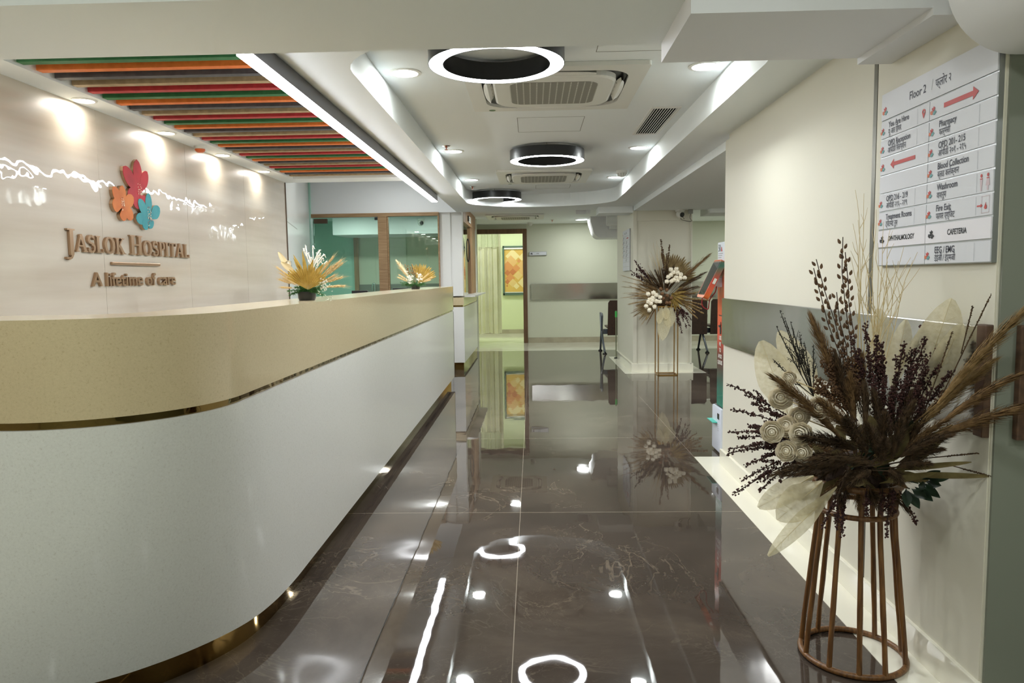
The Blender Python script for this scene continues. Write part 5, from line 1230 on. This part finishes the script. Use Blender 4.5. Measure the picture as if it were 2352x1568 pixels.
# burgundy sprigs, upright
for (tx, ty), td, (rx, ry) in (((850, 250), 2.22, (900, 760)), ((912, 315), 2.20, (930, 760)), ((942, 355), 2.18, (960, 800)), ((1070, 355), 2.18, (985, 830)), ((1180, 255), 2.18, (1020, 800)), ((1190, 330), 2.14, (1040, 820)), ((1240, 400), 2.12, (1060, 860)), ((1330, 345), 2.10, (1090, 820)), ((1335, 520), 2.06, (1080, 880)), ((770, 330), 2.24, (880, 760))):
    sprig(bq, A5(rx, ry, 2.2), A5(tx, ty, td), MF['burg'], MF['burg_stem'], .0046, 210, .010, (0, 0, .004), 'burgundy_sprig', .22, 4)
# burgundy sprigs to the left
for (tx, ty), td in (((70, 588), 2.22), ((215, 700), 2.2), ((100, 735), 2.18), ((255, 735), 2.16), ((85, 862), 2.14), ((135, 895), 2.16), ((78, 960), 2.12), ((72, 985), 2.14), ((175, 1050), 2.1), ((155, 1135), 2.08), ((110, 1213), 2.06), ((255, 1195), 2.06), ((210, 830), 2.2), ((190, 940), 2.1)):
    sprig(bq, A5(520, 930 + (ty - 930) * .25, 2.2), A5(tx, ty, td), MF['burg'], MF['burg_stem'], .0040, 150, .0075, (0, 0, .010), 'burgundy_sprig', .12, 3)
# hanging burgundy below the ring
for (rx, ry), (tx, ty) in (((720, 1180), (610, 1400)), ((740, 1190), (720, 1450)), ((700, 1190), (690, 1420)), ((860, 1180), (860, 1340)), ((990, 1180), (970, 1450)), ((1040, 1190), (1140, 1385)), ((950, 1180), (935, 1330)), ((1010, 1180), (1010, 1320))):
    sprig(bq, A5(rx, ry, 2.18), A5(tx, ty, 2.12), MF['burg'], MF['burg_stem'], .0044, 100, .008, (0, 0, .008), 'burgundy_sprig', .15, 2)
# black twigs on the left
for (tx, ty) in ((372, 180), (395, 215), (350, 265), (480, 310), (430, 240), (330, 450), (560, 370), (510, 360)):
    sprig(bq, A5(560, 660, 2.26), A5(tx, ty, 2.24), MF['black_twig'], MF['black_twig'], .0026, 45, .006, (0, 0, -.006), 'dark_twig', .3, 6)
# catkin stems
for pts in ([(705, 420), (640, 250), (600, 90), (560, -60)], [(720, 400), (680, 240), (620, 60), (575, -110)], [(770, 360), (740, 160), (720, -40), (725, -235)], [(790, 330), (760, 150), (755, 20), (738, -150)], [(745, 380), (705, 230), (690, 75)]):
    P_ = [A5(x, y, 2.3) for x, y in pts]; m = MB(); m.tube([CORE] + P_, .0014, 5); b_ = MB()
    for a, c in zip(P_, P_[1:]):
        for k in range(7):
            p = a.lerp(c, k / 7); d = (c - a).normalized(); o = Matrix.Rotation(k * 2.4, 3, d) @ d.orthogonal().normalized(); q = p + o * .007
            b_.lathe([(.0008, 0), (.0042, .004), (.0046, .009), (.0026, .015), (.0005, .018)], q - d * .006, 6, axis=(d + o * .45), cap=False)
    o_ = b_.build('catkin_stem', MF['bud'], bq, True); m.build('stem', MF['burg_stem'], o_)
# pale curly willow
for i, (tx, ty) in enumerate(((800, -500), (850, -480), (780, -310), (900, -390), (830, -200), (760, -120), (960, -320), (1000, -280), (1060, -180), (1110, -120), (1150, -60), (1090, 20), (980, -60), (870, -60), (920, -200), (1030, -100), (1130, -150), (820, -330))):
    rx, ry = 830 + R6.uniform(-30, 130), 520; dep = 2.28; P_ = []; ph = R6.uniform(0, 6); am = R6.uniform(6, 16)
    for k in range(15):
        s = k / 14; x = rx + (tx - rx) * s ** 1.15 + am * math.sin(ph + 9 * s) * s; y = ry + (ty - ry) * s; P_.append(A5(x, y, dep))
    m = MB(); m.tube(P_, [.0017 - .0011 * k / 14 for k in range(15)], 5)
    for k in (5, 8, 11):
        q = P_[k]; e = q + Vector((R6.uniform(-.03, .03), 0, R6.uniform(.04, .08))); m.tube([q, q.lerp(e, .5) + rv(.006), e], [.001, .0008, .0004], 4)
    m.build('curly_willow', MF['straw'], bq)
# ivory roses
for x, y, r_, dep in ((375, 668, 25, 2.12), (418, 560, 16, 2.2), (590, 722, 24, 2.1), (478, 775, 22, 2.12), (405, 825, 24, 2.12), (325, 862, 24, 2.08), (482, 872, 25, 2.06), (405, 968, 23, 2.06), (492, 978, 21, 2.05), (640, 760, 18, 2.16)):
    rose(bq, A5(x, y, dep), r_ * dep / F_PX, MF['rose'], Vector((-.55 + R6.uniform(-.3, .3), -1, .25 + R6.uniform(-.3, .3))))
    m = MB(); m.tube([A5(x, y, dep + .02), A5(x + 150, y + 60, 2.2)], .002, 5); m.build('rose_stem', MF['straw'], bq)
# green leaves at the lower right
for (bx, by), (tx, ty) in (((1180, 1120), (1345, 1112)), ((1170, 1130), (1278, 1075)), ((1150, 1140), (1275, 1235)), ((1190, 1140), (1285, 1165)), ((1130, 1170), (1235, 1255)), ((1110, 1180), (1205, 1240)), ((1090, 1190), (1158, 1298)), ((1080, 1180), (1085, 1290)), ((1150, 1160), (1200, 1175)), ((560, 860), (520, 900)), ((1000, 860), (1085, 770)), ((1060, 900), (1120, 790)), ((430, 1000), (395, 915))):
    big_leaf(bq, A5(bx, by, 2.14), A5(tx, ty, 2.08), .014, MF['green'], toward, 'green_leaf', .06, .25, False, 1.0, .9)
m = MB()
for q in ((1180, 1120), (1150, 1150), (1100, 1180)): m.tube([CORE, A5(q[0], q[1], 2.14)], .002, 5)
m.build('green_stem', MF['green'], bq)
# thin grass spikes at the right
for (tx, ty), (rx, ry) in (((1560, 85), (1290, 640)), ((1455, 155), (1390, 420)), ((1340, 300), (1180, 760)), ((1490, 980), (1180, 1010)), ((1555, 1110), (1300, 1040))):
    sprig(bq, A5(rx, ry, 2.08), A5(tx, ty, 2.04), MF['pampas_d'], MF['pampas_d'], .0024, 90, .0025, None, 'grass_spike', .4, 0)
for i in range(40):
    a = R6.uniform(0, 2 * PI); 
    p = CORE + Vector((R6.uniform(-.1, .09), R6.uniform(-.14, .02), R6.uniform(-.02, .12))); e = p + Vector((R6.uniform(-.09, .09), R6.uniform(-.08, -.01), R6.uniform(-.05, .10)))
    if e.x < XR - .04: big_leaf(bq, p, e, R6.uniform(.010, .018), MF['olive'] if i % 3 else MF['green'], toward, 'filler_leaf', .05, .2, False)

# --- gold stand and bouquet in front of the pillar
GX, GY = 1.683, 9.19
t = thing('gold_stand', 'slim square gold rod stand in front of the far pillar', 'plant stand', (GX, GY, 0))
gs = mat('stand_gold', (170, 132, 72), 0.3, metal=0.9)
x0, x1, y0, y1, zt_ = GX - .12, GX + .12, GY - .115, GY + .115, 0.86
for x in (x0, x1):
    for y in (y0, y1): m = MB(); m.box(x - .006, x + .006, y - .006, y + .006, 0.0, zt_); m.build('post', gs, t)
for z, nm in ((0.006, 'bottom_frame'), (zt_, 'top_frame')):
    m = MB()
    for q in ((x0, x1, y0 - .006, y0 + .006), (x0, x1, y1 - .006, y1 + .006), (x0 - .006, x0 + .006, y0, y1), (x1 - .006, x1 + .006, y0, y1)): m.box(q[0], q[1], q[2], q[3], z - .006, z + .006)
    m.build(nm, gs, t)
m = MB(); m.box(x0, x1, y0, y1, zt_ + .006, zt_ + .012); m.build('top_plate', gs, t)
b2 = thing('dried_bouquet', 'dried bouquet with brown palm fan and two ivory flower clusters before the pillar', 'dried flowers', (GX, GY, 0.88))
def A2(x, y, dep): return at(1360 + x / 3.733, 460 + y / 3.733, dep)
K2 = A2(620, 850, 9.18)
m = MB(); m.ball(K2 + Vector((0, 0, -.02)), .12, 2, 1, 1, .8); m.build('flower_foam', MF['pampas_d'], b2)
sd = Vector((1, 0, 0)); upv = Vector((0, 0, 1))
fan_palm(b2, A2(655, 690, 9.26), Vector((.1, .1, 1)), sd, .36, 5, 112, 22, MF['palm_b'])
fan_palm(b2, A2(560, 880, 9.10), Vector((-.2, -.2, -.6)), Vector((-1, 0, .2)), .27, 20, 75, 12, MF['palm_b'])
for i in range(34):
    a = math.radians(118 + 118 * i / 33 + R6.uniform(-3, 3)); L_ = R6.uniform(.30, .44); p0 = K2 + Vector((-.05, -.05, .02)); d = Vector((math.cos(a - PI / 2 + PI / 2) , -.18, math.sin(a))).normalized()
    d = Vector((-abs(math.cos(a)), -.2, math.sin(a))).normalized()
    plume(b2, p0 + d * .08, p0 + d * L_, R6.uniform(.016, .026), MF['brush' if i % 3 else 'pampas'], 'grass_plume', 46)
for tx, ty, rad in ((262, 645, .016), (262, 740, .016), (258, 835, .016), (275, 695, .016), (285, 795, .016)):
    plume(b2, A2(560, 790 + (ty - 790) * .35, 9.12), A2(tx, ty, 9.02), rad, MF['brush'], 'grass_plume', 40, K2)
for i in range(22):
    a = math.radians(-35 + 80 * i / 21 + R6.uniform(-4, 4)); L_ = R6.uniform(.26, .42); p0 = K2 + Vector((.05, -.05, .03)); d = Vector((math.cos(a), -.2, math.sin(a))).normalized()
    plume(b2, p0 + d * .08, p0 + d * L_, R6.uniform(.014, .022), MF['pampas' if i % 3 else 'wheat_g'], 'grass_plume', 40)
for i in range(16):
    a = math.radians(50 + 80 * i / 15 + R6.uniform(-4, 4)); L_ = R6.uniform(.26, .36); p0 = K2 + Vector((0, 0, .06)); d = Vector((math.cos(a), -.1, math.sin(a))).normalized()
    plume(b2, p0 + d * .06, p0 + d * L_, R6.uniform(.02, .03), MF['pampas_d' if i % 3 else 'pampas'], 'grass_plume', 40)
for tx, ty, rad, k in ((1005, 468, .05, 'pampas'), (970, 620, .035, 'pampas_d'), (930, 660, .035, 'pampas_d'), (905, 740, .035, 'pampas_d'), (880, 800, .035, 'pampas'), (600, 590, .035, 'pampas_d'), (540, 600, .035, 'pampas_d'), (490, 640, .035, 'pampas_d'), (450, 680, .03, 'pampas_d'), (640, 560, .04, 'pampas_d'), (700, 560, .035, 'pampas_d'), (420, 720, .03, 'pampas')):
    plume(b2, A2(640 + (tx - 640) * .35, 790 + (ty - 790) * .35, 9.10), A2(tx, ty, 9.04), rad, MF[k], 'pampas_plume', 110, K2)
for tx, ty in ((950, 895), (940, 930), (955, 970), (905, 1015), (1000, 855), (880, 960)):
    sprig(b2, A2(720, 840, 9.08), A2(tx, ty, 9.0), MF['pampas_l'], MF['pampas_l'], .011, 60, .006, None, 'grass_spike', .45, 0)
for tx, ty in ((360, 510), (390, 560), (330, 600), (430, 590), (380, 620), (470, 650)):
    sprig(b2, A2(580, 800, 9.14), A2(tx, ty, 9.1), MF['burg'], MF['burg_stem'], .011, 55, .014, None, 'burgundy_sprig', .4, 3)
for tx, ty in ((770, 1135), (745, 1080), (810, 1090), (840, 1080), (825, 1030), (790, 1000), (850, 1020), (735, 1020)):
    sprig(b2, A2(700, 880, 9.08), A2(tx, ty, 9.02), MF['burg'], MF['burg_stem'], .010, 50, .012, (0, 0, .02), 'burgundy_sprig', .3, 2)
for tx, ty in ((590, 330), (665, 375), (605, 420), (640, 460)):
    sprig(b2, A2(630, 760, 9.2), A2(tx, ty, 9.2), MF['bud'], MF['burg_stem'], .010, 60, .012, None, 'catkin_stem', .35, 0)
for i in range(9):
    tx = 470 + i * 14 + R6.uniform(-8, 8); ty = 300 + 30 * abs(i - 5) + R6.uniform(0, 120); P_ = [A2(600 + (tx - 600) * s ** 1.2 + 5 * math.sin(8 * s + i) * s, 780 + (ty - 780) * s, 9.24) for s in [k / 9 for k in range(10)]]
    m = MB(); m.tube(P_, [.004 - .003 * k / 9 for k in range(10)], 4); m.build('curly_willow', MF['straw'], b2)
for tx, ty in ((700, 900), (730, 930), (760, 940), (780, 900), (800, 860), (830, 830), (740, 870), (700, 800), (760, 800), (820, 780), (720, 960), (680, 930)):
    big_leaf(b2, A2(680, 800, 9.06), A2(tx, ty, 9.0), .013, MF['gold_d'], (0, -1, .2), 'golden_leaf', .05, .2, False, 1.0, .9)
for cx_, cy_, L_ in ((0, 0, ((480, 803), (525, 792), (548, 812), (520, 835), (495, 848), (483, 868), (505, 882), (552, 862), (580, 868), (535, 912), (463, 907), (490, 940), (582, 828), (515, 858))), (0, 0, ((675, 592), (722, 588), (697, 615), (733, 620), (760, 635), (674, 640), (652, 655), (720, 660), (755, 665), (792, 665), (680, 692), (730, 690), (640, 695), (700, 680)))):
    for x, y in L_: 
        c = A2(x, y, 8.99); f = Vector((R6.uniform(-.4, .4), -1, R6.uniform(-.2, .5))); m = MB(); m.ball(c, .026, 2, 1, 1, .85)
        for k in range(60):
            d = rv(1).normalized()
            if d.y > .3: continue
            m.blob(c + d * .025, .0065)
        m.build('ivory_strawflower', MF['rose'], b2, False)
for x, y in ((600, 800), (640, 770), (642, 815), (610, 840), (680, 835), (640, 880), (665, 880), (590, 760)):
    m = MB(); c = A2(x, y, 9.0); m.lathe([(.004, -.02), (.018, -.012), (.022, .01), (.012, .022), (.004, .024)], c, 10, axis=rv(1)); m.build('seed_pod', MF['pod'], b2, True)
for (bx, by), (tx, ty), wd in (((640, 900), (600, 1200), .08), ((600, 910), (570, 1060), .045), ((630, 900), (635, 1020), .05), ((680, 910), (655, 1090), .07)):
    big_leaf(b2, A2(bx, by, 9.04), A2(tx, ty, 9.0), wd, MF['skel'], (-.2, -1, .1), 'skeleton_leaf', .03, .2)

# --- counter posies
def posy(cx, cy, label, px):
    """px: list builder working in the bowl's own metres, x across the hall, z up"""
    z0 = 1.158; t = thing('counter_posy', label, 'flower arrangement', (cx, cy, z0), 'posies on the reception desk')
    r = px
    m = MB(); m.lathe([(r * .84, z0), (r * .95, z0 + r * .25), (r, z0 + r * .95), (r * .95, z0 + r * .97), (r * .8, z0 + r * .8)], (cx, cy, 0), 32); m.build('bowl', MF['bowl'], t, True)
    return t, Vector((cx, cy, z0 + r * .9))
B1 = Vector((-1.062, 3.39, 0)); q1 = 3.39 / F_PX        # metres per photo pixel there
t1, c1 = posy(B1.x, B1.y, 'posy with a golden palm fan in a black bowl, nearer one on the desk', .0425)
def A1(x, y, dep=3.39): return at(600 + x / 7.84, 540 + y / 7.84, dep)
fb = A1(845, 985, 3.34)
fan_palm(t1, fb, Vector((0, -.28, 1)), sd, .122, 26, 150, 19, MF['palm'], 'fan_palm_leaf', .22)
for tx, ty, wd in ((580, 345, .010), (740, 270, .009), (935, 430, .012), (1140, 495, .012), (575, 400, .008)):
    big_leaf(t1, A1(845, 900, 3.40), A1(tx, ty, 3.40), wd, MF['palm'], (0, -1, .1), 'palm_blade', .02, .3, False, 1.0, 1.1)
for tx, ty in ((1395, 250), (1570, 330), (1470, 450), (1600, 395), (1480, 400), (1420, 670), (1590, 710), (1460, 730), (1500, 905), (1640, 905), (1260, 390), (1330, 480)):
    wheat(t1, A1(900, 950, 3.42), A1(900 + (tx - 900) * .82, 950 + (ty - 950) * .82, 3.43), MF['wheat'], 'wheat_ear', .42, .032, .0042)
for tx, ty in ((190, 510), (270, 640), (330, 740), (250, 770), (290, 935), (430, 790)):
    wheat(t1, A1(800, 960, 3.42), A1(800 + (tx - 800) * .86, 960 + (ty - 960) * .86, 3.42), MF['wheat'], 'wheat_ear', .42, .022, .0042)
big_leaf(t1, A1(560, 700, 3.44), A1(325, 310, 3.46), .014, MF['ivory'], (0, -1, .1), 'ivory_feather', .10, .3, False)
big_leaf(t1, A1(640, 700, 3.44), A1(360, 480, 3.42), .014, MF['ivory'], (0, -1, .1), 'ivory_feather', .10, .3, False)
rose(t1, A1(470, 510, 3.43), .016, MF['rose'], (-.3, -1, .4), 'ivory_flower')
for tx, ty in ((760, 250), (800, 190), (850, 330), (930, 200), (1060, 270), (1000, 330), (1070, 330), (1130, 350), (1030, 400), (880, 400), (1180, 470), (1060, 480), (960, 440), (860, 460), (1100, 420)):
    root = A1(930 + R6.uniform(-60, 60), 700, 3.44); tip = A1(tx, ty, 3.45); hook = tip + Vector((R6.uniform(-.012, .012), 0, -.010))
    m = MB(); P_ = bez(root, tip, rv(.008), 8) + [tip.lerp(hook, .5) + Vector((0, 0, .005)), hook]; m.tube(P_, [.0008] * 4 + [.0018, .0026, .003, .003, .0028, .0022, .0012], 6)
    for p in P_[4:]:
        for k in range(3): m.blob(p + rv(.0035), .0022)
    m.build('white_catkin', MF['white_f'], t1)
def fern(parent, root, tip, n=60, ln=.016):
    ax = bez(root, tip, (0, 0, .006), 6); mb = MB(); mb.tube(ax, .0009, 4)
    for i in range(n):
        s = R6.uniform(.1, 1); k = min(5, int(s * 6)); p = ax[k].lerp(ax[k + 1], s * 6 - k); e = p + rv(1).normalized() * ln * R6.uniform(.5, 1); sdv = rv(1).normalized() * .0013
        mb.add([p - sdv, p + sdv, e], [(0, 1, 2)])
    return mb.build('fern_sprig', MF['fern'], parent)
for tx, ty in ((470, 1010), (490, 1090), (560, 1060), (600, 940), (690, 990), (760, 960), (1000, 950), (1080, 990), (1110, 1080), (1060, 1060), (950, 980), (700, 920), (1000, 1000)):
    fern(t1, A1(830, 1010, 3.36), A1(tx, ty, 3.35), 240, .015)
def breath(parent, root, pts, r=.0028):
    s = MB(); b_ = MB()
    for p in pts: s.tube([root, Vector(root).lerp(p, .6) + rv(.004), p], .0004, 3); [b_.blob(p + rv(r * 1.2), r * .75) for _ in range(4)]
    o = b_.build('white_blossom', MF['white_f'], parent); s.build('stem', MF['fern'], o)
breath(t1, A1(1000, 960, 3.33), [A1(1130 + R6.gauss(0, 45), 900 + R6.gauss(0, 55), 3.32) for _ in range(34)])
breath(t1, A1(1000, 1000, 3.33), [A1(x, y, 3.32) for x, y in ((1275, 1010), (1280, 1090), (1150, 1080), (1180, 1160), (1250, 1170), (1070, 1070), (1030, 1050), (1060, 1110), (1210, 1150), (1280, 1130), (1110, 1010), (1170, 980))], .0022)
t2, c2 = posy(-1.086, 6.72, 'small looking posy in a black bowl at the far end of the desk', .043)
def A3(x, y, dep=6.72): return at(580 + x / 3.563, 460 + y / 3.563, dep)
fan_palm(t2, A3(1360, 680, 6.74), Vector((.12, 0, 1)), sd, .185, 25, 118, 16, MF['palm'], 'fan_palm_leaf', .22)
plume(t2, A3(1270, 620, 6.72), A3(1180, 495, 6.74), .030, MF['ivory'], 'ivory_plume', 160, c2)
plume(t2, A3(1285, 640, 6.70), A3(1215, 540, 6.70), .020, MF['ivory'], 'ivory_plume', 120, c2)
for tx, ty in ((1245, 520), (1305, 520), (1290, 540), (1330, 560), (1265, 560)): sprig(t2, c2, A3(tx, ty, 6.70), MF['pampas_l'], MF['pampas_l'], .006, 40, .006, None, 'tan_bud_stem', .45, 2)
for tx, ty in ((1190, 630), (1200, 610), (1470, 630), (1455, 650), (1440, 600)): wheat(t2, c2, A3(tx, ty, 6.7), MF['wheat'], 'wheat_ear', .5, .02, .006)
breath(t2, c2, [A3(1290 + R6.gauss(0, 16), 645 + R6.gauss(0, 16), 6.66) for _ in range(26)], .0055)
breath(t2, c2, [A3(1365 + R6.gauss(0, 16), 632 + R6.gauss(0, 18), 6.66) for _ in range(26)], .0055)
breath(t2, c2, [A3(1268 + R6.gauss(0, 10), 590 + R6.gauss(0, 10), 6.68) for _ in range(8)], .005)
for tx, ty in ((1210, 675), (1215, 695), (1250, 690), (1290, 690), (1330, 680), (1400, 680), (1415, 690), (1380, 700), (1350, 690), (1240, 670), (1420, 670)): fern(t2, A3(1325, 705, 6.70), A3(tx, ty, 6.66), 160, .028)
